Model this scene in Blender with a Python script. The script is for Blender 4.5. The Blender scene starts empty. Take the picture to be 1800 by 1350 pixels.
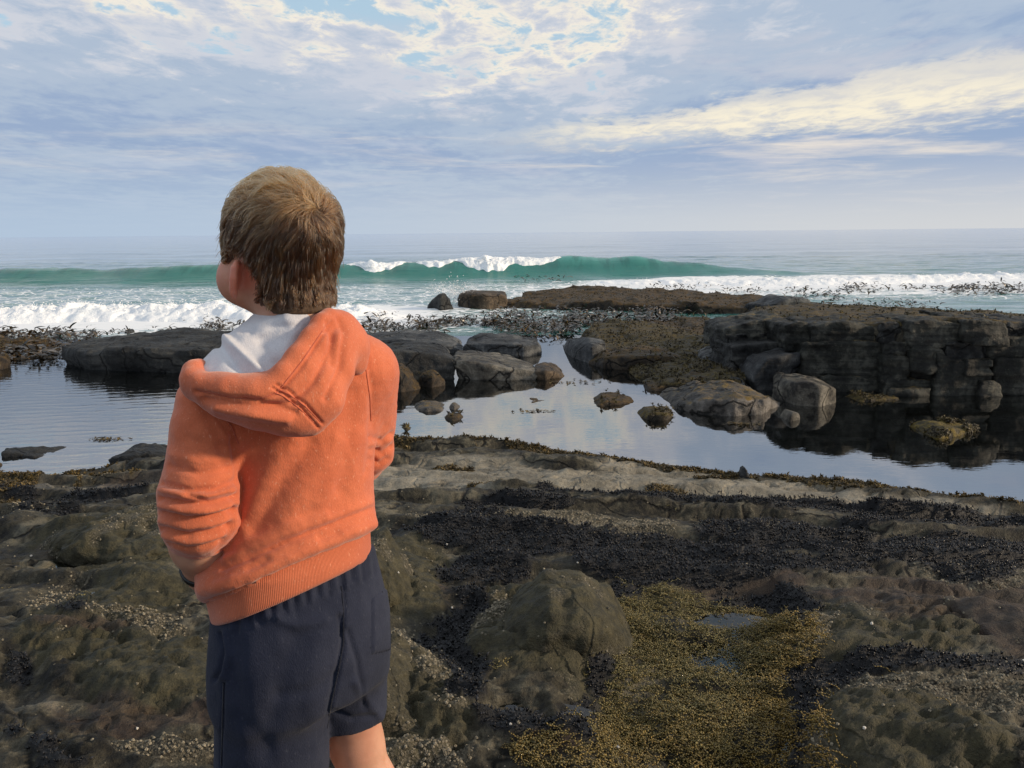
import bpy, math
import numpy as np
from mathutils import Matrix, Vector

rng = np.random.default_rng(7)
SC = bpy.context.scene
COL = SC.collection

# ------------------------------------------------------------------ camera
IW, IH, FPX = 1800.0, 1350.0, 1469.0
PITCH, ROLL = math.radians(10.26), math.radians(0.53)
CAM = np.array([0.0, 0.0, 1.75])
_f0 = np.array([0, math.cos(PITCH), -math.sin(PITCH)])
_u0 = np.array([0, math.sin(PITCH), math.cos(PITCH)])
_r0 = np.array([1.0, 0, 0])
C_R = math.cos(ROLL) * _r0 - math.sin(ROLL) * _u0
C_U = math.sin(ROLL) * _r0 + math.cos(ROLL) * _u0
C_F = _f0
cd = bpy.data.cameras.new('camera')
cam = bpy.data.objects.new('camera', cd)
COL.objects.link(cam)
m4 = Matrix.Identity(4)
for i in range(3):
    m4[i][0], m4[i][1], m4[i][2], m4[i][3] = C_R[i], C_U[i], -C_F[i], CAM[i]
cam.matrix_world = m4
cd.sensor_width = 36.0
cd.lens = FPX / IW * 36.0
cd.clip_start, cd.clip_end = 0.05, 60000
SC.camera = cam

# ------------------------------------------------------------------ world, sun, exposure
SUN_AZ, SUN_EL = math.radians(96), math.radians(19)      # azimuth from the view direction towards the right
W = bpy.data.worlds.new('World')
SC.world = W
W.use_nodes = True
SC.view_settings.view_transform = 'Standard'
SC.view_settings.look = 'None'
SC.view_settings.exposure = 0.0
SC.view_settings.gamma = 1.0
SC.view_settings.use_curve_mapping = False
WS = 0.1


class NT:
    """small helper to write node trees"""
    def __init__(self, tree):
        self.t = tree
        self.n = tree.nodes
        self.l = tree.links

    def new(self, kind, **kw):
        nd = self.n.new(kind)
        for k, v in kw.items():
            setattr(nd, k, v)
        return nd

    def set(self, sock, v):
        if hasattr(v, 'is_output') or isinstance(v, bpy.types.NodeSocket):
            self.l.new(v, sock)
        else:
            if sock.type == 'RGBA' and not hasattr(v, '__len__'):
                v = (v, v, v, 1)
            if sock.type == 'RGBA' and len(v) == 3:
                v = (*v, 1)
            sock.default_value = v

    def m(self, op, a, b=None, c=None, clamp=False):
        nd = self.new('ShaderNodeMath', operation=op, use_clamp=clamp)
        self.set(nd.inputs[0], a)
        if b is not None:
            self.set(nd.inputs[1], b)
        if c is not None:
            self.set(nd.inputs[2], c)
        return nd.outputs[0]

    def ss(self, v, a, b, lo=0.0, hi=1.0):
        nd = self.new('ShaderNodeMapRange', interpolation_type='SMOOTHSTEP')
        for k, x in zip(('Value', 'From Min', 'From Max', 'To Min', 'To Max'), (v, a, b, lo, hi)):
            self.set(nd.inputs[k], x)
        return nd.outputs[0]

    def mix(self, f, a, b, blend='MIX'):
        nd = self.new('ShaderNodeMix', data_type='RGBA', blend_type=blend, clamp_factor=True)
        self.set(nd.inputs[0], f)
        self.set(nd.inputs[6], a)
        self.set(nd.inputs[7], b)
        return nd.outputs[2]

    def noise(self, vec, scale, detail=5, rough=.55, dist=0.0):
        nd = self.new('ShaderNodeTexNoise')
        if vec is not None:
            self.l.new(vec, nd.inputs['Vector'])
        nd.inputs['Scale'].default_value = scale
        nd.inputs['Detail'].default_value = detail
        nd.inputs['Roughness'].default_value = rough
        nd.inputs['Distortion'].default_value = dist
        return nd.outputs['Fac']

    def voro(self, vec, scale, feature='F1', out='Distance', rand=1.0):
        nd = self.new('ShaderNodeTexVoronoi', feature=feature)
        if vec is not None:
            self.l.new(vec, nd.inputs['Vector'])
        nd.inputs['Scale'].default_value = scale
        nd.inputs['Randomness'].default_value = rand
        return nd.outputs[out]

    def mapping(self, vec, scale=(1, 1, 1), rot=(0, 0, 0), loc=(0, 0, 0)):
        nd = self.new('ShaderNodeMapping')
        self.l.new(vec, nd.inputs['Vector'])
        nd.inputs['Scale'].default_value = scale
        nd.inputs['Rotation'].default_value = rot
        nd.inputs['Location'].default_value = loc
        return nd.outputs[0]

    def xyz(self, x, y, z):
        nd = self.new('ShaderNodeCombineXYZ')
        for s, v in zip(nd.inputs, (x, y, z)):
            self.set(s, v)
        return nd.outputs[0]

    def sep(self, v):
        nd = self.new('ShaderNodeSeparateXYZ')
        self.l.new(v, nd.inputs[0])
        return nd.outputs

    def attr(self, name, out='Fac'):
        nd = self.new('ShaderNodeAttribute', attribute_name=name)
        return nd.outputs[out]

    def bump(self, h, strength=.5, dist=.01, normal=None):
        nd = self.new('ShaderNodeBump')
        nd.inputs['Strength'].default_value = strength
        nd.inputs['Distance'].default_value = dist
        self.l.new(h, nd.inputs['Height'])
        if normal is not None:
            self.l.new(normal, nd.inputs['Normal'])
        return nd.outputs[0]


def build_world():
    t = NT(W.node_tree)
    t.n.clear()
    out = t.new('ShaderNodeOutputWorld')
    bg = t.new('ShaderNodeBackground')
    bg.inputs['Strength'].default_value = WS
    t.l.new(bg.outputs[0], out.inputs['Surface'])
    sky = t.new('ShaderNodeTexSky', sky_type='NISHITA')
    sky.sun_disc = False
    sky.sun_elevation = SUN_EL
    sky.sun_rotation = SUN_AZ
    sky.altitude = 0
    sky.air_density, sky.dust_density, sky.ozone_density = 1.0, 1.5, 2.0
    d = t.new('ShaderNodeTexCoord').outputs['Generated']
    dx, dy, dz = t.sep(d)
    el = t.m('MAXIMUM', dz, 0.0)
    az = t.m('ARCTAN2', dx, dy)
    k = t.m('ADD', el, 0.055)
    qx, qy = t.m('DIVIDE', dx, k), t.m('DIVIDE', dy, k)
    q = t.xyz(qx, qy, 0.0)
    k1 = 1.0 / WS

    def c(r, g, b):
        return (r * k1, g * k1, b * k1, 1)
    # streets of broken cloud, seen in perspective
    big = t.noise(t.mapping(q, (.36, .40, 1), (0, 0, .35), (3.1, 1.7, 0)), 1.0, 3, .5)
    det = t.noise(t.mapping(q, (1.35, .95, 1), (0, 0, .30), (1.3, 6.2, 0)), 1.0, 9, .62, .30)
    fine = t.noise(t.mapping(q, (5.6, 3.3, 1), (0, 0, .22), (.3, 2.2, 0)), 1.0, 8, .64, .35)
    low = t.ss(el, .22, .10)                       # overcast towards the horizon
    rightveil = t.m('MULTIPLY', t.ss(az, .10, .30), t.ss(el, .36, .22))
    cov = t.m('MULTIPLY_ADD', big, .55, t.m('MULTIPLY', det, .62))
    cov = t.m('MULTIPLY_ADD', fine, .52, cov)
    cov = t.m('MULTIPLY_ADD', low, .26, cov)
    cov = t.m('MULTIPLY_ADD', rightveil, .16, cov)
    cov = t.m('SUBTRACT', cov, .135)
    gap = t.mix(.7, sky.outputs[0], c(.55, .75, .90))
    cream = c(.96, .88, .74)
    pale = c(.62, .65, .72)
    lav = c(.43, .52, .65)
    dark = c(.32, .42, .60)
    lit = t.noise(t.mapping(q, (1.1, .7, 1), (0, 0, .5), (7.7, .4, 0)), 1.0, 5, .55, .3)
    edge = t.mix(t.ss(lit, .44, .60), pale, cream)
    colr = t.mix(t.ss(cov, .60, .68), gap, edge)
    colr = t.mix(t.ss(cov, .65, .74), colr, pale)
    colr = t.mix(t.ss(cov, .70, .84), colr, lav)
    colr = t.mix(t.ss(cov, .86, 1.08), colr, dark)
    patch = t.noise(t.mapping(q, (.85, .62, 1), (0, 0, .45), (2.7, 9.4, 0)), 1.0, 8, .62, .4)
    colr = t.mix(t.m('MULTIPLY', t.ss(patch, .50, .68), .55), colr, t.mix(t.ss(az, -.5, .5), c(.54, .60, .71), c(.63, .62, .67)))
    colr = t.mix(t.m('MULTIPLY', t.ss(patch, .46, .32), .5), colr, c(.30, .41, .585))
    # sun-lit break low in the cloud deck, and fainter streaks under it
    wob = t.m('MULTIPLY_ADD', t.m('SUBTRACT', fine, .5), .035, t.m('MULTIPLY', t.m('SUBTRACT', det, .5), .050))
    e2 = t.m('ADD', el, wob)
    azp = t.m('SUBTRACT', az, .07)
    up = t.m('MULTIPLY_ADD', azp, .115, .119)
    lo = t.m('MULTIPLY_ADD', azp, .035, .104)
    above = t.m('SUBTRACT', e2, lo)
    band = t.m('MULTIPLY', t.ss(above, -.020, .014), t.ss(t.m('SUBTRACT', e2, up), .008, -.006))
    band = t.m('MULTIPLY', band, t.m('MULTIPLY', t.ss(az, -.08, .20), t.ss(az, 2.6, 1.6)))
    hot = t.m('MULTIPLY', t.ss(above, .060, .010), t.ss(fine, .34, .62, .15, 1))
    colr = t.mix(t.m('MULTIPLY', band, .80), colr, c(.72, .70, .67))
    colr = t.mix(t.m('MULTIPLY', band, hot), colr, c(.96, .88, .70))
    stre = t.noise(t.mapping(t.xyz(az, el, 0.0), (3.0, 34, 1), (0, 0, .03), (.4, .2, 0)), 1.0, 7, .62, .5)
    sm = t.m('MULTIPLY', t.ss(stre, .50, .72), t.m('MULTIPLY', t.ss(el, .02, .05), t.ss(el, .15, .09)))
    sm = t.m('MULTIPLY', sm, t.ss(az, -.75, .25, .35, .95))
    colr = t.mix(sm, colr, c(.84, .77, .69))
    # haze at the horizon, warmer towards the sun
    warm = t.ss(az, -.55, .60)
    hz = t.mix(warm, c(.45, .56, .70), c(.66, .67, .68))
    colr = t.mix(t.ss(el, .10, .0, 0, .97), colr, hz)
    t.l.new(colr, bg.inputs['Color'])


build_world()
sl = bpy.data.lights.new('sun', 'SUN')
sl.energy, sl.angle, sl.color = 4.0, math.radians(6), (1.0, .80, .57)
sun = bpy.data.objects.new('sun', sl)
COL.objects.link(sun)
sd = Vector((math.sin(SUN_AZ) * math.cos(SUN_EL), math.cos(SUN_AZ) * math.cos(SUN_EL), math.sin(SUN_EL)))
sun.rotation_euler = sd.to_track_quat('Z', 'Y').to_euler()
sun.location = sd * 40

# ------------------------------------------------------------------ maths helpers


def ray(px, py):
    return C_R * ((px - IW / 2) / FPX) - C_U * ((py - IH / 2) / FPX) + C_F


def hitz(px, py, z=0.0):
    r = ray(px, py)
    return CAM + r * ((z - CAM[2]) / r[2])


def hity(px, py, y):
    r = ray(px, py)
    return CAM + r * ((y - CAM[1]) / r[1])


def project(P):
    v = np.asarray(P) - CAM
    zc = v @ C_F
    return IW / 2 + FPX * (v @ C_R) / zc, IH / 2 - FPX * (v @ C_U) / zc, zc


def sstep(x, a, b):
    t = np.clip((x - a) / (b - a), 0, 1)
    return t * t * (3 - 2 * t)


_perm = np.random.default_rng(3).permutation(256)
_perm = np.concatenate([_perm, _perm, _perm])
_g = np.random.default_rng(4).normal(size=(256, 3))
_g = (_g / np.linalg.norm(_g, axis=1)[:, None]).astype(np.float32)


_perm = _perm.astype(np.int32)
_gx, _gy, _gz = [np.ascontiguousarray(_g[:, i_]) for i_ in range(3)]


def pnoise(x, y, z):
    """gradient noise, about -0.7..0.7"""
    x, y, z = np.broadcast_arrays(np.asarray(x, np.float32), np.asarray(y, np.float32), np.asarray(z, np.float32))
    shp = x.shape
    out = np.empty(x.size, np.float32)
    x, y, z = x.reshape(-1), y.reshape(-1), z.reshape(-1)
    for s0 in range(0, len(out), 65536):
        sl0 = slice(s0, s0 + 65536)
        X, Y, Z = x[sl0], y[sl0], z[sl0]
        xf, yf, zf = np.floor(X), np.floor(Y), np.floor(Z)
        fx, fy, fz = X - xf, Y - yf, Z - zf
        xi, yi, zi = xf.astype(np.int32) & 255, yf.astype(np.int32) & 255, zf.astype(np.int32) & 255
        u, v, w = [f * f * f * (f * (f * 6 - 15) + 10) for f in (fx, fy, fz)]
        col = []
        for a in (0, 1):
            pa = _perm[xi + a] + yi
            row = []
            for b in (0, 1):
                pb = _perm[pa + b] + zi
                e = []
                for c_ in (0, 1):
                    k = _perm[pb + c_]
                    e.append(_gx[k] * (fx - a) + _gy[k] * (fy - b) + _gz[k] * (fz - c_))
                row.append(e[0] + w * (e[1] - e[0]))
            col.append(row[0] + v * (row[1] - row[0]))
        out[sl0] = col[0] + u * (col[1] - col[0])
    return out.reshape(shp)


def fbm(x, y, z=0.0, oct=4, gain=.5, lac=2.03, ridged=False):
    s, a, f = 0, 1.0, 1.0
    for i in range(oct):
        n = pnoise(x * f + 13.7 * i, y * f - 7.1 * i, z * f + 3.3 * i)
        s = s + a * ((1 - 2.2 * np.abs(n)) if ridged else n)
        a *= gain
        f *= lac
    return s


def worley(x, y, seed=0):
    """F1 distance and F2-F1 on a jittered grid"""
    xi, yi = np.floor(x).astype(np.int64), np.floor(y).astype(np.int64)
    f1 = np.full(x.shape, 9.0)
    f2 = np.full(x.shape, 9.0)
    for a in (-1, 0, 1):
        for b in (-1, 0, 1):
            cx, cy = xi + a, yi + b
            h = _perm[(_perm[(cx + seed) & 255] + cy) & 255]
            h2 = _perm[h + 57]
            d = np.hypot(cx + h / 255.0 - x, cy + h2 / 255.0 - y)
            f2 = np.minimum(f2, np.maximum(f1, d))
            f1 = np.minimum(f1, d)
    return f1, f2 - f1


def smin(a, b, k):
    h = np.clip(.5 + .5 * (b - a) / k, 0, 1)
    return b * (1 - h) + a * h - k * h * (1 - h)


def smax(a, b, k):
    return -smin(-a, -b, k)


def mesh_from(name, v, quads=None, tris=None, smooth=True):
    me = bpy.data.meshes.new(name)
    v = np.ascontiguousarray(v, np.float32)
    me.vertices.add(len(v))
    me.vertices.foreach_set('co', v.ravel())
    li, starts, off = [], [], 0
    for f, k in ((quads, 4), (tris, 3)):
        if f is not None and len(f):
            f = np.asarray(f, np.int32)
            li.append(f.ravel())
            starts.append(off + np.arange(len(f), dtype=np.int32) * k)
            off += f.size
    li, starts = np.concatenate(li), np.concatenate(starts)
    me.loops.add(len(li))
    me.loops.foreach_set('vertex_index', li)
    me.polygons.add(len(starts))
    me.polygons.foreach_set('loop_start', starts)
    me.polygons.foreach_set('use_smooth', np.full(len(starts), smooth))
    me.update(calc_edges=True)
    me.validate()
    return me


def put(name, me, mat=None, parent=None, center=True, **props):
    """link one mesh object; its origin goes to the middle of its base"""
    o = bpy.data.objects.new(name, me)
    if mat is not None:
        me.materials.append(mat)
    if center and len(me.vertices):
        co = np.empty(len(me.vertices) * 3, np.float32)
        me.vertices.foreach_get('co', co)
        co = co.reshape(-1, 3)
        c_ = (co.min(0) + co.max(0)) / 2
        c_[2] = co[:, 2].min()
        me.vertices.foreach_set('co', (co - c_).ravel())
        me.update()
        o.location = c_
        if parent is not None:
            o.location = Vector(c_) - parent.location
    COL.objects.link(o)
    if parent is not None:
        o.parent = parent
    for k, v in props.items():
        o[k] = v
    return o


def empty(name, loc, **props):
    o = bpy.data.objects.new(name, None)
    o.location = loc
    o.empty_display_size = .1
    COL.objects.link(o)
    for k, v in props.items():
        o[k] = v
    return o


def fattr(me, name, arr):
    a = me.attributes.new(name, 'FLOAT', 'POINT')
    a.data.foreach_set('value', np.ascontiguousarray(arr, np.float32))


def surface_nets(d, org, h):
    """quads of the zero surface of a sampled distance field"""
    nx, ny, nz = d.shape
    s = d < 0
    c0 = s[:-1, :-1, :-1].astype(np.int8)
    tot = np.zeros(c0.shape, np.int8)
    for a in (0, 1):
        for b in (0, 1):
            for c_ in (0, 1):
                tot += s[a:nx - 1 + a, b:ny - 1 + b, c_:nz - 1 + c_]
    act = (tot > 0) & (tot < 8)
    I, J, K = np.nonzero(act)
    idx = np.full(act.shape, -1, np.int64)
    idx[I, J, K] = np.arange(len(I))
    cor = [(a, b, c_) for a in (0, 1) for b in (0, 1) for c_ in (0, 1)]
    val = {c_: d[I + c_[0], J + c_[1], K + c_[2]] for c_ in cor}
    acc = np.zeros((len(I), 3))
    cnt = np.zeros(len(I))
    for p in cor:
        for ax in range(3):
            if p[ax] == 0:
                q = list(p)
                q[ax] = 1
                q = tuple(q)
                va, vb = val[p], val[q]
                mk = (va < 0) != (vb < 0)
                tt = np.where(mk, va / np.where(mk, va - vb, 1), 0)
                for k in range(3):
                    acc[:, k] += np.where(mk, p[k] + (tt if k == ax else 0), 0)
                cnt += mk
    v = (np.stack([I, J, K], 1) + acc / cnt[:, None]) * h + org
    quads = []
    for ax in range(3):
        sl0 = [slice(None)] * 3
        sl1 = [slice(None)] * 3
        sl0[ax], sl1[ax] = slice(0, -1), slice(1, None)
        a, b = s[tuple(sl0)], s[tuple(sl1)]
        E = np.stack(np.nonzero(a != b), 1)
        o1, o2 = (ax + 1) % 3, (ax + 2) % 3
        ok = (E[:, o1] > 0) & (E[:, o2] > 0) & (E[:, o1] < d.shape[o1] - 1) & (E[:, o2] < d.shape[o2] - 1)
        E = E[ok]
        inside = a[tuple(E.T)]
        cells = []
        for (p, q) in ((0, 0), (1, 0), (1, 1), (0, 1)):
            c_ = E.copy()
            c_[:, o1] -= 1 - p
            c_[:, o2] -= 1 - q
            cells.append(idx[tuple(c_.T)])
        Q = np.stack(cells, 1)
        Q[~inside] = Q[~inside][:, ::-1]
        quads.append(Q)
    return v, np.concatenate(quads)


def vnormals(v, q):
    n = np.zeros_like(v)
    fn = np.cross(v[q[:, 2]] - v[q[:, 0]], v[q[:, 3]] - v[q[:, 1]]) if q.shape[1] == 4 else np.cross(v[q[:, 1]] - v[q[:, 0]], v[q[:, 2]] - v[q[:, 0]])
    for k in range(q.shape[1]):
        for c_ in range(3):
            n[:, c_] += np.bincount(q[:, k], fn[:, c_], len(v))
    return n / np.maximum(np.linalg.norm(n, axis=1), 1e-12)[:, None]


def grid_axes(lo, hi, h):
    n = [int(math.ceil((hi[k] - lo[k]) / h)) + 1 for k in range(3)]
    return np.meshgrid(*[(lo[k] + h * np.arange(n[k])).astype(np.float32) for k in range(3)], indexing='ij')


def poly_sdf(X, Y, P):
    """signed distance to a polygon, negative inside"""
    d = np.full(X.shape, 1e9)
    ins = np.zeros(X.shape, bool)
    n = len(P)
    for i in range(n):
        ax, ay = P[i]
        bx, by = P[(i + 1) % n]
        ex, ey = bx - ax, by - ay
        t = np.clip(((X - ax) * ex + (Y - ay) * ey) / (ex * ex + ey * ey + 1e-12), 0, 1)
        d = np.minimum(d, (X - ax - t * ex) ** 2 + (Y - ay - t * ey) ** 2)
        c1 = (ay > Y) != (by > Y)
        ins ^= c1 & (X < ex * (Y - ay) / (ey if abs(ey) > 1e-12 else 1e-12) + ax)
    d = np.sqrt(d)
    return np.where(ins, -d, d)


def scatter(name, base_v, base_f, pos, zdir, size, spin, mat, jitter_axis=None, attrs=None, smooth=True, stretch=None, **props):
    """join many small pieces into one mesh: base piece points along +z, put at pos along zdir"""
    n = len(pos)
    zdir = zdir / np.linalg.norm(zdir, axis=1)[:, None]
    ref = np.where(np.abs(zdir[:, 2:3]) > .9, np.array([[1.0, 0, 0]]), np.array([[0, 0, 1.0]]))
    xa = np.cross(ref, zdir)
    xa /= np.linalg.norm(xa, axis=1)[:, None]
    ya = np.cross(zdir, xa)
    cs, sn = np.cos(spin)[:, None], np.sin(spin)[:, None]
    x2, y2 = xa * cs + ya * sn, -xa * sn + ya * cs
    size = np.asarray(size)
    if size.ndim == 1:
        size = np.repeat(size[:, None], 3, 1)
    bv = base_v
    V = pos[:, None, :] + (bv[None, :, 0:1] * size[:, None, 0:1]) * x2[:, None, :] + (bv[None, :, 1:2] * size[:, None, 1:2]) * y2[:, None, :] + (bv[None, :, 2:3] * size[:, None, 2:3]) * zdir[:, None, :]
    F = base_f[None] + (np.arange(n) * len(bv))[:, None, None]
    F = F.reshape(-1, base_f.shape[1])
    me = mesh_from(name, V.reshape(-1, 3), quads=F if F.shape[1] == 4 else None, tris=F if F.shape[1] == 3 else None, smooth=smooth)
    fattr(me, 'rnd', np.repeat(rng.random(n), len(bv)))
    if attrs:
        for k, a in attrs.items():
            fattr(me, k, np.repeat(a, len(bv)))
    return put(name, me, mat, center=False, **props)


def material(name):
    mt = bpy.data.materials.new(name)
    mt.use_nodes = True
    t = NT(mt.node_tree)
    bs = t.n['Principled BSDF']
    return mt, t, bs

# ------------------------------------------------------------------ rock and ground materials


def rock_material(name, dark=(.030, .029, .026), mid=(.085, .080, .066), light=(.17, .16, .135), moss=(.105, .068, .016), moss_amt=0.0, pale=0.12,
                  shelf=False, rough=(.5, .9), scale=1.0, strata=0.0, crack=1.5):
    mt, t, bs = material(name)
    co = t.new('ShaderNodeTexCoord').outputs['Object']
    geo = t.new('ShaderNodeNewGeometry')
    nz = t.sep(geo.outputs['Normal'])[2]
    n1 = t.noise(co, 2.2 * scale, 8, .62, .3)
    n2 = t.noise(co, 14 * scale, 7, .65)
    n3 = t.noise(co, 85 * scale, 4, .6)
    st = t.noise(t.mapping(co, (1.2, 1.2, 22)), 1.0 * scale, 5, .6, .4)
    v = t.m('MULTIPLY_ADD', n2, .5, t.m('MULTIPLY', n1, .7))
    if strata:
        v = t.m('MULTIPLY_ADD', t.m('SUBTRACT', st, .5), strata, v)
    col = t.mix(t.ss(v, .50, .60), dark, mid)
    col = t.mix(t.ss(v, .60, .72), col, light)
    # pale crusts and barnacle specks
    wv = t.new('ShaderNodeVectorMath', operation='MULTIPLY_ADD')
    wn_ = t.new('ShaderNodeTexNoise')
    wn_.inputs['Scale'].default_value = 3.2 * scale
    wn_.inputs['Detail'].default_value = 4
    t.l.new(co, wn_.inputs['Vector'])
    t.l.new(wn_.outputs['Color'], wv.inputs[0])
    wv.inputs[1].default_value = (.35 / scale, .35 / scale, .35 / scale)
    t.l.new(co, wv.inputs[2])
    ck = t.ss(t.voro(wv.outputs[0], max(crack, .3) * scale, 'DISTANCE_TO_EDGE'), .0, .030, 1 if not crack else 0, 1)
    col = t.mix(ck, tuple(x * .35 for x in dark), col)
    sp = t.m('MULTIPLY', t.ss(n3, .60, .72), t.ss(n2, .48, .66))
    col = t.mix(t.m('MULTIPLY', sp, pale * 3.5, clamp=True), col, (.30, .27, .21))
    if moss_amt > 0:
        mm = t.m('MULTIPLY_ADD', nz, .55, t.m('MULTIPLY', n1, .9))
        mm = t.m('MULTIPLY_ADD', n2, .35, mm)
        th = 1.32 - moss_amt * .62
        mm = t.ss(mm, th - .1, th + .12)
        mc = t.mix(t.ss(n3, .35, .68), moss, tuple(min(1, q * 2.3) for q in moss))
        mc = t.mix(t.ss(n2, .38, .62), tuple(q * .42 for q in moss), mc)
        col = t.mix(mm, col, mc)
    h = t.m('MULTIPLY_ADD', n3, .30, t.m('MULTIPLY_ADD', n2, .9, n1))
    h = t.m('MULTIPLY_ADD', ck, .5, h)
    if shelf:
        mus, alg, bar = t.attr('mussel'), t.attr('algae'), t.attr('barnacle')
        sla, red, oli = t.attr('slab'), t.attr('red'), t.attr('olive')
        wet = t.attr('wet')
        oc = t.mix(t.ss(n2, .35, .66), (.024, .023, .012), (.070, .062, .033))
        oc = t.mix(t.ss(n3, .55, .75, 0, .4), oc, (.125, .110, .068))
        col = t.mix(t.m('MULTIPLY', oli, .85), col, oc)
        rc = t.mix(t.ss(n2, .35, .65), (.034, .023, .018), (.070, .048, .037))
        col = t.mix(t.m('MULTIPLY', red, .65), col, rc)
        sc_ = t.mix(t.ss(v, .45, .75), (.12, .108, .083), (.29, .262, .205))
        sc_ = t.mix(t.ss(n3, .60, .70, 0, .6), sc_, (.05, .047, .04))
        col = t.mix(t.m('MULTIPLY', sla, .95), col, sc_)
        bc = t.mix(t.ss(n3, .42, .62), (.040, .036, .024), (.12, .105, .075))
        col = t.mix(t.m('MULTIPLY', bar, t.ss(n3, .38, .60)), col, bc)
        ac = t.mix(t.ss(n2, .36, .64), (.020, .016, .006), (.085, .060, .018))
        col = t.mix(alg, col, ac)
        mc = t.mix(t.ss(n3, .45, .75), (.004, .0045, .006), (.014, .015, .019))
        col = t.mix(mus, col, mc)
        rg = t.m('MULTIPLY_ADD', wet, -.40, t.ss(n2, .3, .7, .62, .88))
        t.l.new(rg, bs.inputs['Roughness'])
    else:
        t.l.new(t.ss(n2, .3, .7, *rough), bs.inputs['Roughness'])
    t.l.new(col, bs.inputs['Base Color'])
    bs.inputs['Specular IOR Level'].default_value = .30
    t.l.new(t.bump(h, .9, .045 / scale), bs.inputs['Normal'])
    return mt


M_SHELF = rock_material('shelf_rock', shelf=True, scale=1.6, dark=(.006, .0055, .004), mid=(.038, .034, .023), light=(.128, .114, .080), crack=1.1)

# ------------------------------------------------------------------ rock shelf under the camera (bedrock, one height field)
_edge_px = [(-1500, 900), (-700, 860), (-300, 845), (0, 832), (80, 832), (200, 822), (290, 806), (480, 790), (680, 783), (800, 776), (900, 783), (1000, 795),
            (1100, 806), (1200, 818), (1400, 842), (1600, 862), (1800, 893), (2100, 930), (2700, 990)]
_edge = np.array([hitz(x, y, .03)[:2] for x, y in _edge_px])
_edge = _edge[np.argsort(_edge[:, 0])]


def shelf_s(x, y):
    return np.interp(x, _edge[:, 0], _edge[:, 1]) - y


_S = np.array([-9, -5, -2.2, -.7, -.15, .05, .25, .6, 1.3, 2.5, 4.0, 7.0, 14])
_Z = np.array([-.75, -.55, -.42, -.30, -.10, .015, .075, .115, .175, .30, .42, .48, .5])


def base_h(x, y):
    return np.interp(shelf_s(x, y), _S, _Z)


import functools


@functools.lru_cache(maxsize=None)
def hit(px, py):
    """where the ray of a pixel meets the bare shelf"""
    r = ray(px, py)
    ts = np.linspace(.6, 12, 3000)
    P = CAM + r * ts[:, None]
    below = P[:, 2] < base_h(P[:, 0], P[:, 1])
    return P[np.argmax(below)] if below.any() else P[-1]


def ell(x, y, px, py, rx, ry, soft=.35, pw=2.0):
    """soft elliptical patch on the shelf (centre and half sizes given where they stand in the view)"""
    c_ = hit(px, py)
    a = abs(hit(px + rx, py)[0] - hit(px - rx, py)[0]) / 2
    b = abs(hit(px, py - ry)[1] - hit(px, py + ry)[1]) / 2
    ang = math.atan2(c_[0], c_[1])
    ux, uy = x - c_[0], y - c_[1]
    # shear with the viewing direction so the patch keeps its place
    ux = ux - uy * math.tan(ang) * .8
    r = (np.abs(ux / a) ** pw + np.abs(uy / b) ** pw) ** (1 / pw)
    return 1 - sstep(r, 1 - soft, 1 + soft), r


# height, then what grows there: lists of patches (x, y, half width, half height, amount)
MOUNDS = [(200, 960, 120, 52, .105), (60, 925, 70, 22, .05), (235, 1060, 110, 40, .075), (130, 1130, 95, 48, .07), (290, 1160, 130, 55, .085),
          (40, 1250, 120, 60, .05), (300, 1290, 150, 40, .05), (690, 1010, 70, 70, .10), (735, 1200, 100, 90, .06), (700, 1330, 150, 60, .04),
          (1120, 895, 240, 14, .035), (900, 920, 140, 14, .05), (1060, 945, 150, 16, .05), (1330, 945, 120, 16, .05), (800, 880, 170, 10, .02),
          (1600, 905, 240, 10, .03), (1700, 960, 180, 14, .035), (1560, 1010, 260, 22, .03), (1500, 1060, 300, 38, .075), (1720, 1110, 140, 55, .07),
          (1530, 1112, 165, 40, .06), (1600, 1300, 215, 105, .12), (1790, 1330, 120, 80, .08), (340, 880, 120, 12, .04), (60, 870, 80, 10, .05), (960, 1085, 165, 75, .05)]
HOLLOWS = [(1240, 1190, 170, 150, .10), (790, 1110, 60, 60, .06), (1330, 1060, 60, 35, .05), (1490, 1180, 80, 35, .05), (120, 1000, 60, 14, .05),
           (350, 1010, 40, 18, .04), (1080, 1210, 70, 50, .05), (760, 970, 70, 26, .05), (1250, 960, 200, 12, .03), (930, 1250, 60, 35, .045), (40, 1190, 60, 40, .05), (1400, 1290, 40, 70, .06)]
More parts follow.
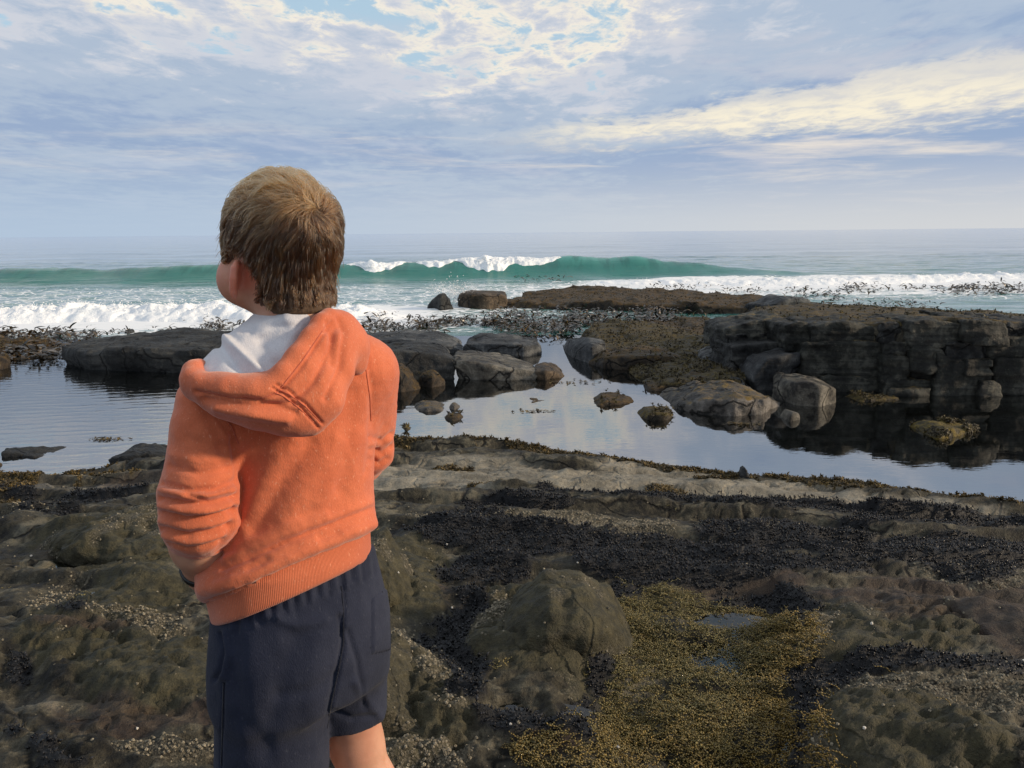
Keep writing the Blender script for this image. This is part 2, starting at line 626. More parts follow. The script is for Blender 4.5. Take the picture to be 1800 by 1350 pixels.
MUSSEL = [(1240, 890, 300, 14, 1), (900, 896, 110, 10, .9), (1560, 912, 190, 14, 1), (780, 930, 110, 20, 1), (960, 950, 150, 26, 1), (1180, 990, 150, 26, 1), (1100, 960, 220, 18, .9),
          (850, 1000, 110, 34, .95), (1380, 950, 170, 24, 1), (1520, 975, 190, 24, 1), (1700, 990, 150, 30, .9), (1300, 1000, 110, 24, 1), (1420, 1010, 120, 14, .9),
          (1760, 930, 120, 12, .8), (1650, 945, 200, 9, .85), (800, 1090, 52, 60, .95), (825, 1165, 45, 35, .85), (1085, 1125, 40, 60, 1), (1040, 1060, 0.1, 0.1, 0), (1110, 1040, 60, 24, .9),
          (1130, 1080, 40, 40, .95), (1090, 1215, 60, 38, .95), (820, 1215, 60, 26, .8), (900, 1265, 70, 26, .9), (1000, 1275, 60, 24, .8), (1375, 1065, 42, 36, 1), (1310, 1050, 40, 18, .8),
          (1480, 1175, 90, 30, 1), (1560, 1165, 110, 18, .9), (1430, 1215, 45, 50, 1), (1720, 1180, 90, 14, .9), (1400, 1290, 30, 60, .85), (1780, 1190, 50, 20, .8), (60, 870, 90, 12, .55),
          (200, 872, 100, 9, .8), (300, 862, 60, 10, .7), (90, 905, 70, 10, .7), (35, 1180, 35, 26, 1), (90, 1312, 50, 20, .9), (130, 1340, 70, 14, .8), (165, 1090, 34, 14, .7), (170, 1160, 24, 12, .6), (20, 1290, 30, 20, .6), (720, 1160, 30, 30, .0)]
ALGAE = [(810, 815, 45, 4, .9), (900, 853, 50, 5, .9), (1165, 850, 45, 6, .8), (1260, 838, 35, 5, .8), (20, 845, 50, 8, .8), (190, 842, 60, 6, .6)]
SLAB = [(800, 830, 190, 30, 1), (1080, 838, 170, 12, 1), (1080, 860, 210, 14, .9), (1350, 862, 160, 18, 1), (1500, 880, 150, 14, 1), (1660, 895, 110, 8, .7), (1240, 828, 120, 8, .8), (1700, 925, 100, 7, .8), (1760, 950, 70, 8, .8),
        (1490, 956, 60, 6, .9), (1230, 878, 260, 8, .5), (700, 860, 90, 14, .6), (140, 840, 120, 10, .4), (300, 850, 60, 8, .3), (1720, 912, 60, 5, .9), (60, 1240, 90, 40, .35), (220, 1200, 40, 20, .25)]
WEED = [(1240, 1180, 170, 150, 1), (1300, 1110, 120, 70, 1), (1190, 1080, 110, 45, .9), (1160, 1280, 140, 60, 1), (1330, 1230, 80, 80, 1), (1010, 1325, 110, 30, .8), (1260, 1310, 130, 60, .9), (1140, 1050, 80, 26, .6)]
RED = [(1330, 1030, 80, 28, .9), (1660, 1060, 200, 45, 1), (1780, 1110, 80, 60, 1), (250, 850, 60, 10, .9), (200, 1120, 120, 14, .7), (340, 1225, 120, 22, .8), (950, 1290, 36, 28, .9), (90, 990, 60, 30, .4), (760, 1050, 20, 20, .5), (240, 1250, 160, 14, .6)]
OLIVE = [(200, 960, 130, 60, 1), (700, 1000, 60, 70, 1), (235, 1060, 120, 46, .9), (300, 1160, 140, 60, .9), (130, 1120, 100, 50, .8), (720, 1220, 110, 90, .8), (1530, 1112, 170, 42, 1), (1620, 1310, 210, 90, 1), (1100, 950, 60, 14, .4), (960, 1085, 160, 75, .9)]
BARN = [(860, 925, 120, 8, .8), (760, 915, 80, 8, .7), (1000, 925, 60, 12, 1), (1110, 935, 70, 14, 1), (1290, 935, 80, 12, .8), (720, 1130, 60, 30, .9), (760, 1180, 60, 20, 1), (770, 1250, 50, 16, .7), (280, 1090, 90, 20, 1), (330, 1110, 60, 16, 1), (700, 1320, 120, 30, .7),
        (1700, 1015, 120, 16, .8), (1560, 1215, 170, 22, 1), (1440, 1300, 40, 60, .8), (1740, 1220, 100, 26, .8), (200, 835, 50, 8, .9), (60, 905, 60, 10, .8), (1420, 1115, 40, 30, .7), (870, 1075, 40, 40, .6), (100, 1060, 60, 30, .5), (350, 1290, 90, 30, .8)]


def patches(x, y, lst, nz=None):
    r_ = np.zeros_like(x)
    for (px, py, rx, ry, a) in lst:
        if a <= 0:
            continue
        m, _ = ell(x, y, px, py, rx, ry, .45)
        r_ = np.maximum(r_, m * a)
    return r_


def shelf_fields(x, y):
    s = shelf_s(x, y)
    land = sstep(s, -.1, .4)
    near = sstep(np.hypot(x, y), 5.2, 3.0)
    z = base_h(x, y)
    wx, wy = x + .22 * fbm(x * 1.3, y * 1.3, 2.2, 3), y + .22 * fbm(x * 1.3, y * 1.3, 7.7, 3)
    for (px, py, rx, ry, h) in MOUNDS:
        _, r = ell(wx, wy, px, py, rx, ry)
        z = z + .5 * h * np.clip(1 - r ** 2.2, 0, 1) ** .8
    for (px, py, rx, ry, h) in HOLLOWS:
        m, r = ell(wx, wy, px, py, rx, ry, .6)
        z = z - h * m
    slab = patches(wx, wy, SLAB)
    z = z - .045 * slab * sstep(s, .1, .5)
    # bedding steps and joints of the sandstone
    rx_ = x * .985 - y * .17 + .10 * fbm(x * .9, y * .9, 4.1, 3)
    ry_ = y * .985 + x * .17 + .16 * fbm(x * .7, y * .7, 1.1, 3)
    led = fbm(rx_ * .55, ry_ * 2.6, .5, 4, .55)
    step = ry_ * 2.1 + .5 * fbm(rx_ * .8, ry_ * .8, 9.0, 3)
    fr = step - np.floor(step)
    terr = (sstep(fr, .0, .13) - fr) * .085
    amp = land * (1 - .55 * slab)
    z = z + amp * (.055 * led + terr * (1 - .7 * near)) + .035 * fbm(x * 2.4, y * 2.4, 5.5, 4, .55) * amp
    crack = np.exp(-(fbm(rx_ * .9, ry_ * 3.4, 3.3, 3) / .022) ** 2)
    z = z - crack * .045 * land * (.35 + .65 * (1 - near))
    olive = patches(wx, wy, OLIVE)
    f1, f21 = worley(wx * 14, wy * 17, 5)
    g1, _ = worley(wx * 31 + 3, wy * 36, 9)
    pit = sstep(f1, .55, .08)
    pm = sstep(fbm(x * 2.1, y * 2.1, 8.8, 2), -.12, .22)
    z = z - near * land * (.45 + .55 * olive) * (.030 * pit * pm + .009 * sstep(g1, .5, .1))
    z = z + (.020 * fbm(x * 8, y * 9, 1.7, 4, .6) + .008 * fbm(x * 34, y * 34, 6.1, 3, .6)) * (.4 + .6 * land)
    edge_n = fbm(x * 2.6, y * 4.2, 2.0, 4, .6)
    fine_n = fbm(x * 9.0, y * 12.0, 7.0, 3, .6)
    jit = .42 * edge_n + .20 * fine_n

    def mask(lst, lo=.30, hi=.52):
        return sstep(patches(wx, wy, lst) + jit, lo, hi)
    F = dict(mussel=mask(MUSSEL, .50, .60), algae=mask(ALGAE, .46, .60), slab=sstep(slab + .5 * jit, .3, .6), red=mask(RED, .3, .6),
             olive=sstep(olive + .4 * jit, .25, .6), barnacle=mask(BARN, .25, .6))
    lowz = z - base_h(x, y)
    cre = sstep(lowz + .02 * edge_n, -.015, -.055) * near * land * sstep(fine_n + edge_n, -.35, .1)
    F['mussel'] = np.maximum(F['mussel'], sstep(cre, .55, .8) * .9)
    F['mussel'] = F['mussel'] * (1 - sstep(patches(wx, wy, WEED) + .35 * jit, .45, .7))
    uw = sstep(z, .03, -.06)
    F['wet'] = np.maximum(sstep(patches(wx, wy, HOLLOWS), .2, .7), np.maximum(uw, .5 * F['mussel']))
    strip = sstep(s, -.12, .0) * sstep(s - .16 * edge_n - .08 * fine_n, np.interp(x, [-9, -2.5, -1.2, .5, 1.5, 9], [.22, .25, .42, .40, .34, .42]), np.interp(x, [-9, -2.5, -1.2, .5, 1.5, 9], [.10, .12, .30, .28, .22, .30]))
    F['algae'] = np.maximum(F['algae'], strip * np.interp(x, [-9, -2.6, -1.6], [.6, .6, 1]))
    F['algae'] = np.maximum(F['algae'] * (1 - F['mussel']), uw * sstep(edge_n, -.1, .3) * .5)
    z = z + .014 * F['mussel'] * land
    return z, F


SHC = 460


def build_shelf():
    R = 1.0056
    n = int(math.log(13.5 / .75) / math.log(R))
    rad = .75 * R ** np.arange(n)
    t_ = np.tan(np.linspace(-1, 1, SHC) * math.radians(52))
    Rr, Tt = np.meshgrid(rad, t_, indexing='ij')
    X, Y = Rr * Tt, Rr
    Z, F = shelf_fields(X.ravel(), Y.ravel())
    V = np.stack([X.ravel(), Y.ravel(), Z], 1)
    a, b = np.meshgrid(np.arange(n - 1), np.arange(len(t_) - 1), indexing='ij')
    i0 = (a * len(t_) + b).ravel()
    Q = np.stack([i0, i0 + 1, i0 + 1 + len(t_), i0 + len(t_)], 1)
    me = mesh_from('rock_shelf', V, Q)
    for k, arr in F.items():
        fattr(me, k, arr)
    put('rock_shelf', me, M_SHELF, center=False, kind='structure', label='weathered olive brown rock shelf with mussel beds beside the tide pool')
    return V, F


SHV, SHF = build_shelf()


def shelf_at(x, y):
    return shelf_fields(np.atleast_1d(np.asarray(x, float)), np.atleast_1d(np.asarray(y, float)))


# wide bed that carries the shelf, the pool floor and the sea floor out of view
_bx = np.array([-9000, -60, -30, -14, 14, 30, 60, 9000.0])
_by = np.array([-40, -6, .70, 13, 40, 300, 9000.0])
_V, _Q = [], []
for yy in _by:
    for xx in _bx:
        _V.append((xx, yy, .36 if yy < 1 else (-.9 if yy < 20 else (-2.5 if yy < 100 else -8))))
for j in range(len(_by) - 1):
    for i in range(len(_bx) - 1):
        k_ = j * len(_bx) + i
        _Q.append((k_, k_ + 1, k_ + 1 + len(_bx), k_ + len(_bx)))
put('ground', mesh_from('ground', np.array(_V), np.array(_Q), smooth=False), M_SHELF, center=False, kind='structure', label='dark bedrock running on below the pool and the sea')

# ------------------------------------------------------------------ water


def water_material(name, body, ior, ripple, foam=False, see=.0, rough=.02):
    mt, t, bs = material(name)
    t.n.remove(bs)
    out = t.n['Material Output']
    co = t.new('ShaderNodeTexCoord').outputs['Object']
    h = ripple(t, co)
    if foam:
        dist = t.new('ShaderNodeCameraData')
    nm = t.bump(h, 1.0, 1.0)
    fr = t.new('ShaderNodeFresnel')
    fr.inputs['IOR'].default_value = ior
    if not foam:
        t.l.new(nm, fr.inputs['Normal'])
    gl = t.new('ShaderNodeBsdfGlossy')
    gl.inputs['Roughness'].default_value = rough
    gl.inputs['Color'].default_value = (.97, .98, 1, 1)
    t.l.new(nm, gl.inputs['Normal'])
    df = t.new('ShaderNodeBsdfDiffuse')
    if foam:      # shallow green over the reef, slate further out
        yy = t.sep(co)[1]
        body = t.mix(t.ss(yy, 36, 75), body, (.052, .125, .135))
        stv = t.noise(t.mapping(co, (2.2, .5, .7)), 1.0, 5, .6, .5)
        body = t.mix(t.m('MULTIPLY', t.ss(t.attr('thin'), .45, .95), t.ss(stv, .3, .7, .45, 1)), body, (.075, .30, .255))  # light shining through the crest, painted in as paler green
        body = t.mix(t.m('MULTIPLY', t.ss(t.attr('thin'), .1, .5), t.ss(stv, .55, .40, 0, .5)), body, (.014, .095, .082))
    t.set(df.inputs['Color'], body)
    base = df.outputs[0]
    if see > 0:
        tr = t.new('ShaderNodeBsdfTransparent')
        tr.inputs['Color'].default_value = (.62, .66, .60, 1)
        mx = t.new('ShaderNodeMixShader')
        mx.inputs[0].default_value = see
        t.l.new(base, mx.inputs[1])
        t.l.new(tr.outputs[0], mx.inputs[2])
        base = mx.outputs[0]
    mx = t.new('ShaderNodeMixShader')
    t.l.new(fr.outputs[0], mx.inputs[0])
    t.l.new(base, mx.inputs[1])
    t.l.new(gl.outputs[0], mx.inputs[2])
    res = mx.outputs[0]
    if foam:
        fo = t.attr('foam')
        n1 = t.noise(t.mapping(co, (.9, 1.5, 1)), 1.1, 9, .68, .6)
        n2 = t.noise(t.mapping(co, (2.5, 4, 1)), 1.6, 6, .6, .3)
        ve = t.voro(t.mapping(co, (1.1, 1.7, 1)), 2.6, 'DISTANCE_TO_EDGE')
        lace = t.m('MULTIPLY_ADD', t.ss(ve, .16, .0), .22, t.m('MULTIPLY_ADD', n1, .7, t.m('MULTIPLY', n2, .25)))
        f = t.m('SUBTRACT', t.m('ADD', fo, lace), .92)
        f = t.ss(f, -.03, .16, 0, .95)
        fd = t.new('ShaderNodeBsdfDiffuse')
        fd.inputs['Color'].default_value = (.84, .86, .88, 1)
        m2 = t.new('ShaderNodeMixShader')
        t.l.new(f, m2.inputs[0])
        t.l.new(res, m2.inputs[1])
        t.l.new(fd.outputs[0], m2.inputs[2])
        res = m2.outputs[0]
    t.l.new(res, out.inputs['Surface'])
    return mt


def pool_ripple(t, co):
    # ring of ripples spreading on the left part of the pool, near still water elsewhere
    x, y, z = t.sep(co)
    leftm = t.ss(x, -.6, -2.2)
    w = t.new('ShaderNodeTexWave', wave_type='BANDS', bands_direction='Y', wave_profile='SIN')
    t.l.new(t.mapping(co, (1, 1, 1), (0, 0, -.22)), w.inputs['Vector'])
    w.inputs['Scale'].default_value = 1.75
    w.inputs['Distortion'].default_value = 4.5
    w.inputs['Detail'].default_value = 2
    w.inputs['Detail Scale'].default_value = .8
    n = t.noise(t.mapping(co, (1.1, 3.0, 1), (0, 0, .1)), 2.6, 4, .55)
    n2 = t.noise(t.mapping(co, (3, 8, 1)), 3.0, 2, .5)
    h = t.m('MULTIPLY', t.m('MULTIPLY', w.outputs['Fac'], t.m('MULTIPLY', leftm, t.ss(n, .40, .62))), .0013)
    h = t.m('MULTIPLY_ADD', n, .0006, h)
    return t.m('MULTIPLY_ADD', n2, .0002, h)


def sea_ripple(t, co):
    n = t.noise(t.mapping(co, (.45, 1.1, 1), (0, 0, .12)), 1.0, 6, .6, .2)
    n2 = t.noise(t.mapping(co, (1.3, 3.6, 1), (0, 0, -.05)), 1.2, 4, .6)
    far = t.noise(t.mapping(co, (.05, .14, 1), (0, 0, .05)), 1.0, 5, .6)
    h = t.m('MULTIPLY_ADD', n2, .045, t.m('MULTIPLY', n, .12))
    return t.m('MULTIPLY_ADD', far, .6, h)


M_POOL = water_material('pool_water', (.010, .012, .011), 8.0, pool_ripple, see=.7, rough=.003)
M_SEA = water_material('sea_water', (.028, .165, .140), 1.45, sea_ripple, foam=True, rough=.12)


def sheet(name, rows, cols, mat, fz, **props):
    Rr, Tt = np.meshgrid(rows, cols, indexing='ij')
    X, Y = Rr * Tt, Rr
    Z, F = fz(X.ravel(), Y.ravel())
    n, m = X.shape
    a, b = np.meshgrid(np.arange(n - 1), np.arange(m - 1), indexing='ij')
    i0 = (a * m + b).ravel()
    me = mesh_from(name, np.stack([X.ravel(), Y.ravel(), Z], 1), np.stack([i0, i0 + 1, i0 + 1 + m, i0 + m], 1))
    for k, arr in F.items():
        fattr(me, k, arr)
    return put(name, me, mat, center=False, **props)


POOL_END = 14.4
sheet('tide_pool_water', np.linspace(3.2, POOL_END, 24), np.tan(np.linspace(-1, 1, 24) * math.radians(58)), M_POOL, lambda x, y: (np.zeros_like(x), {}),
      kind='structure', label='still tide pool mirroring the cloudy sky')


def crest_y(x):
    return 34.0 + .9 * np.sin(x * .16 + .6) + .5 * pnoise(x * .25, 3.3, 0) - .03 * x


def sea_fields(x, y):
    yc = crest_y(x)
    s = y - yc
    env = np.interp(x, [-60, -30, -22, -19, -16.5, -13, -9, -5, -1, 3, 6, 9, 12, 15, 40], [.5, .55, .45, .62, .46, .68, .64, .66, .82, .86, .72, .32, .04, .0, .0])
    env = env * (1 + .22 * pnoise(x * .55, 1.2, 4) + .12 * pnoise(x * 1.7, 6.2, 4))
    face = np.where(s < 0, np.exp(-(np.abs(s) / 1.05) ** 2.0), np.exp(-(np.abs(s) / 4.0) ** 1.4))
    z = .92 * env * face * (1 + .07 * fbm(x * 1.1, s * .9, 3.3, 3)) + .035 * env * face * fbm(x * 3.5, y * 1.8, 1.1, 3)
    z = z - .10 * env * np.exp(-((s + 2.6) / 1.3) ** 2)
    # chop
    fade = np.clip(60 / np.maximum(y, 1), 0, 1)
    z = z + (.075 * fbm(x * .55, y * 1.1, 2.0, 4, .55) * np.clip((y - 14.4) / 8, .0, 1)) * fade
    z = z + .30 * fade * np.clip((y - 45) / 30, 0, 1) * fbm(x * .06, y * .16, 8.0, 3)
    foam = np.zeros_like(x)
    px, py, zc = project(np.stack([x, y, 0 * x], 1))
    # wash running over the reef in front of the breaking wave
    lw = np.interp(x, [-40, -2.2, -.6, 6], [1, 1, .6, .2])
    foam = np.maximum(foam, lw * sstep(y, 15.0, 16.3) * sstep(y, 21.8, 20.0) * .62)
    foam = np.maximum(foam, lw * .50 * sstep(y, 14.4, 15.2) * sstep(y, 17.5, 16.0))
    foam = np.maximum(foam, np.interp(x, [-8, 0, 3, 30], [.25, .40, .50, .55]) * sstep(y, 21, 23.5) * sstep(y, 31.5, 27.5))
    foam = np.maximum(foam, np.interp(x, [0, 3, 7, 30], [0, .52, .62, .66]) * sstep(y, 24.5, 26.0) * sstep(y, 31.0, 29.2))
    foam = np.maximum(foam, .34 * sstep(y, 19, 22) * sstep(y, 33, 27))
    foam = foam * (1 - .9 * np.exp(-((s + .6) / 1.5) ** 2) * sstep(env, .1, .4))
    z = z + np.interp(x, [1, 5, 30], [0, .16, .22]) * np.exp(-((y - 29.6 + .5 * np.sin(x * .5)) / .8) ** 2)
    thin = np.clip(.92 * env * face / .9, 0, 1) * (y > yc - 3)  # relative wave height, drives the painted crest light
    return z, dict(foam=foam, thin=thin)


_rows = np.concatenate([14.4 * 1.0062 ** np.arange(int(math.log(60 / 14.4) / math.log(1.0062))), 60 * 1.045 ** np.arange(128)])
sheet('sea', _rows, np.tan(np.linspace(-1, 1, 340) * math.radians(50)), M_SEA, sea_fields, kind='structure', label='grey blue sea with a green breaking wave')

# ------------------------------------------------------------------ separate rocks


def keep(v, q, mask, fmask=None):
    q = q[mask[q].all(1) if fmask is None else fmask]
    u, inv = np.unique(q, return_inverse=True)
    return v[u], inv.reshape(q.shape)


def rock_field(base, top, depth, zb=0.0, zbot=None, k=.06, under=0.0, tilt=0.0, amp=.035, freq=3.0, strata=.0, cracks=(), setb=None, res=None,
               seed=0, back=None, pits=0.0, crack_w=.012, taper=.12, boxy=False, pit_f=13):
    """solid rock: foot line and top line as seen from the front, real depth behind"""
    B = np.array([hitz(px, py, zb) for px, py in base])
    bpx = np.array([p[0] for p in base], float)
    T = []
    k = k * .62
    strata = strata or amp * .45
    drop = .35 * amp if setb is None else 0
    setb = .88 * depth if setb is None else setb
    for px, py in top:
        yf = np.interp(px, bpx, B[:, 1]) + setb
        T.append(hity(px, py, yf))
    T = np.array(T)
    T[:, 2] -= drop
    o = np.argsort(T[:, 0])
    T = T[o]
    mid = B.mean(0)
    dirv = mid[:2] / np.linalg.norm(mid[:2])
    m = len(B)
    w = np.linspace(0, 1, m)
    prof = np.clip(1 - (np.abs(2 * w - 1)) ** (7 if boxy else 3) * (.25 if boxy else .55), .25, 1)
    if boxy:
        taper = .04
    xm = B[:, 0].mean()
    Bk = B[:, :2] + dirv * (depth * prof)[:, None]
    Bk[:, 0] = xm + (Bk[:, 0] - xm) * (1 - taper)
    poly = np.concatenate([B[:, :2], Bk[::-1]])
    zbot = (zb - .22) if zbot is None else zbot
    dist = mid[1]
    h = res or max(.0085, dist * .0025)
    pad = 3 * h + amp * 1.6 + under
    lo = np.array([poly[:, 0].min() - pad, poly[:, 1].min() - pad, zbot])
    hi = np.array([poly[:, 0].max() + pad, poly[:, 1].max() + pad, T[:, 2].max() + max(0, tilt) * depth + pad])
    while np.prod((hi - lo) / h) > 1.6e6:
        h *= 1.1
    X, Y, Z = grid_axes(lo, hi, h)
    sx = seed * 17.3
    q2 = poly_sdf(X[:, :, 0].astype(float), Y[:, :, 0].astype(float), poly)
    zt = np.interp(X[:, :, 0], T[:, 0], T[:, 2])
    dep = (X[:, :, 0] - mid[0]) * dirv[0] + (Y[:, :, 0] - mid[1]) * dirv[1]
    zt = zt + tilt * np.clip(dep, 0, depth)
    d2 = q2[:, :, None] + under * np.clip((zt[:, :, None] - k - Z) / .3, 0, 1.2)
    d = smax(d2, Z - zt[:, :, None], k)
    near = np.abs(d) < amp * 3 + 3 * h
    pn = (X[near], Y[near], Z[near])
    nn = fbm(pn[0] * freq + sx, pn[1] * freq, pn[2] * freq, 4, .58)
    dd = amp * nn - amp * .45 * (fbm(pn[0] * freq * 1.6 + sx + 40, pn[1] * freq * 1.6, pn[2] * freq * 2.4, 3, .55, ridged=True) - .9)
    if strata:
        dd = dd + strata * fbm(pn[0] * .7 + sx, pn[1] * .7, pn[2] * 11 + .25 * fbm(pn[0] * 1.5, pn[1] * 1.5, sx, 2), 3, .6)
    for (cpx, lean) in cracks:
        c_ = hity(cpx, base[0][1], mid[1])
        wob = .05 * fbm(pn[2] * 3 + cpx, pn[1] * 2, 0, 2)
        dc = np.abs(pn[0] - c_[0] - lean * pn[2] - (pn[1] - mid[1]) * dirv[0] / max(dirv[1], .3) + wob)
        dd = dd + .05 * np.exp(-(dc / crack_w) ** 2)
    d[near] = d[near] + dd
    d[:, :, 0] = np.abs(d[:, :, 0]) + 1e-3      # closed at the foot
    v, q = surface_nets(d, lo, h)
    v, q = keep(v, q, np.ones(len(v), bool), (v[q][:, :, 2] > lo[2] + 1.7 * h).any(1))     # the buried foot stays open
    fr = max(freq * 5, .12 / h * .5)
    n = vnormals(v, q)
    v = v + n * (min(amp, .05) * .22 * fbm(v[:, 0] * fr + sx, v[:, 1] * fr, v[:, 2] * fr, 3, .6))[:, None]
    if pits:
        f1, _ = worley(v[:, 0] * pit_f + sx, v[:, 1] * pit_f + v[:, 2] * 6, 3)
        pm = sstep(fbm(v[:, 0] * 3 + sx, v[:, 1] * 3, v[:, 2] * 3, 2), -.1, .2)
        v = v - n * (pits * sstep(f1, .55, .08) * pm)[:, None]
    return v, q


NEAR = []


def rock(name, label, cat, base, top, depth, mat, parent=None, group=None, attrs=None, **kw):
    v, q = rock_field(base, top, depth, **kw)
    me = mesh_from(name, v, q)
    if attrs:
        for k, a in attrs.items():
            fattr(me, k, np.full(len(v), a) if np.isscalar(a) else a(v))
    pr = {}
    if label:
        pr['label'] = label
    if cat:
        pr['category'] = cat
    if group:
        pr['group'] = group
    return put(name, me, mat, parent, **pr)


M_DARK = rock_material('dark_rock', dark=(.006, .0065, .007), mid=(.020, .021, .021), light=(.060, .060, .056), strata=.25, pale=.10)
M_BLUE = rock_material('blue_grey_rock', dark=(.012, .013, .015), mid=(.038, .041, .044), light=(.11, .113, .112), strata=.3, pale=.15)
M_SLABR = rock_material('grey_slab_rock', dark=(.018, .016, .014), mid=(.085, .078, .064), light=(.20, .186, .155), strata=.12, pale=.12)
M_MOSSY = rock_material('weedy_rock', dark=(.010, .008, .005), mid=(.036, .028, .018), light=(.08, .066, .045), moss=(.052, .038, .011), moss_amt=.95)
M_BROWN = rock_material('brown_reef_rock', dark=(.009, .007, .005), mid=(.034, .025, .017), light=(.08, .062, .043), moss=(.048, .030, .010), moss_amt=.7)
M_GREY = rock_material('pale_pool_rock', dark=(.026, .024, .022), mid=(.085, .077, .068), light=(.18, .165, .148), pale=.2, moss_amt=.25)
M_TAN = rock_material('tan_block_rock', dark=(.022, .016, .010), mid=(.066, .048, .031), light=(.135, .10, .068), strata=.2)
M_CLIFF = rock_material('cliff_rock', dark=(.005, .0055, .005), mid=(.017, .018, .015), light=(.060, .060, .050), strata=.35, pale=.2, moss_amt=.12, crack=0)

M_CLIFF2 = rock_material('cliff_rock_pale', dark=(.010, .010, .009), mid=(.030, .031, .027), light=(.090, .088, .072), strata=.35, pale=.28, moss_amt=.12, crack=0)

# --- far reef in the surf
rock('reef_rock', 'long brown weed-topped reef rising from the surf, behind the kelp band', 'reef', [(880, 541), (1000, 545), (1150, 549), (1300, 552), (1480, 556), (1640, 560)],
     [(880, 509), (960, 508), (1040, 505), (1120, 506), (1200, 510), (1300, 516), (1400, 524), (1500, 530), (1640, 540)], 5.0, M_BROWN, k=.16, amp=.10, freq=1.1, seed=1, boxy=True, tilt=.0, zbot=-.4)
rock('reef_block', 'squarish dark block at the seaward end of the weedy reef', 'rock', [(806, 540), (830, 543), (860, 543), (892, 541)], [(806, 513), (830, 508), (860, 509), (892, 510)], 1.6, M_TAN, k=.10, amp=.07, freq=1.6, seed=2, boxy=True)
rock('surf_rock', 'small dark peaked rock in the white water beside the reef block', 'rock', [(752, 541), (775, 545), (798, 544)], [(754, 534), (772, 516), (783, 513), (792, 524), (799, 538)], .7, M_DARK, k=.08, amp=.06, freq=2.2, seed=3)
rock('reef_rock', 'grey hump of bare rock on the brown reef beyond the cliff', 'rock', [(1310, 531), (1360, 535), (1425, 533)], [(1310, 524), (1350, 514), (1385, 517), (1425, 528)], 1.6, M_BLUE, zb=.25, k=.10, amp=.05, freq=1.5, seed=4)
rock('reef_rock', 'low brown reef shelf running out to the sea at the picture edge', 'reef', [(1440, 556), (1600, 561), (1800, 566), (2050, 570)], [(1440, 537), (1560, 536), (1700, 540), (1800, 545), (2050, 550)], 4.0, M_BROWN, k=.16, amp=.08, freq=1.2, seed=5, boxy=True, zbot=-.4)

# --- weed covered shelf left of the cliff
rock('weedy_shelf', 'broad flat shelf of green brown weed between the channel and the cliff', 'rock', [(988, 617), (1030, 625), (1100, 632), (1200, 636), (1300, 640)],
     [(988, 586), (1030, 574), (1100, 572), (1200, 576), (1300, 582)], 3.6, M_MOSSY, k=.10, amp=.055, freq=1.8, seed=6, tilt=.02)
rock('round_rock', 'smooth dark rounded rock at the left end of the weedy shelf', 'rock', [(984, 612), (1004, 628), (1040, 640), (1066, 634)], [(984, 602), (1000, 592), (1030, 589), (1056, 592), (1068, 602)], .8, M_BLUE, k=.16, amp=.03, freq=2.2, seed=7)
rock('weedy_rock', 'long brown weedy rock at the channel edge, in front of the round dark rock', 'rock', [(1024, 636), (1060, 648), (1120, 652), (1180, 650), (1212, 642)], [(1024, 620), (1050, 610), (1110, 609), (1170, 612), (1200, 622), (1214, 634)], .85, M_BROWN, k=.10, amp=.04, freq=2.4, seed=8, under=.05)
rock('grey_rock', 'blue grey sloping rock between the weedy rock and the cliff', 'rock', [(1195, 642), (1230, 650), (1275, 655), (1310, 655)], [(1195, 632), (1225, 614), (1262, 604), (1310, 602)], 1.0, M_BLUE, k=.12, amp=.04, freq=2.2, seed=9)
rock('weedy_rock', 'low mossy rock at the water, below the long brown weedy rock', 'rock', [(1086, 652), (1105, 664), (1150, 667), (1200, 664), (1225, 655)], [(1086, 648), (1110, 642), (1160, 640), (1205, 642), (1225, 648)], .7, M_MOSSY, k=.06, amp=.03, freq=3, seed=10)
rock('weedy_rock', 'small brown wedge of rock above the large pale pool rock', 'rock', [(1120, 684), (1150, 688), (1195, 684), (1215, 676)], [(1120, 682), (1128, 667), (1165, 664), (1200, 667), (1215, 672)], .5, M_BROWN, k=.05, amp=.03, freq=3, seed=11)
rock('brown_boulder', 'rounded brown boulder behind the large pale pool rock', 'rock', [(1192, 672), (1215, 677), (1256, 675)], [(1192, 668), (1212, 653), (1236, 652), (1258, 668)], .45, M_BROWN, k=.10, amp=.03, freq=3, seed=12, zb=.05)
rock('weedy_rock', 'weed covered rock ridge behind the shelf, near the bright sea gap', 'rock', [(1146, 575), (1200, 584), (1260, 588), (1294, 586)], [(1146, 564), (1190, 554), (1230, 557), (1270, 566), (1294, 578)], 1.6, M_BROWN, k=.12, amp=.06, freq=1.8, seed=13)

rock('weedy_shelf', 'low mossy shelf joining the round dark rock to the cliff foot', 'rock', [(1070, 662), (1140, 682), (1220, 690), (1310, 690)], [(1070, 640), (1140, 632), (1220, 630), (1310, 632)], 1.7, M_MOSSY, k=.06, amp=.04, freq=2.4, seed=65, boxy=True)
rock('weedy_rock', 'flat brown ledge between the kelp band and the mossy shelf', 'rock', [(1010, 590), (1100, 594), (1220, 597), (1300, 598)], [(1010, 576), (1100, 566), (1220, 564), (1300, 566)], 2.2, M_BROWN, k=.08, amp=.05, freq=1.8, seed=66, boxy=True)

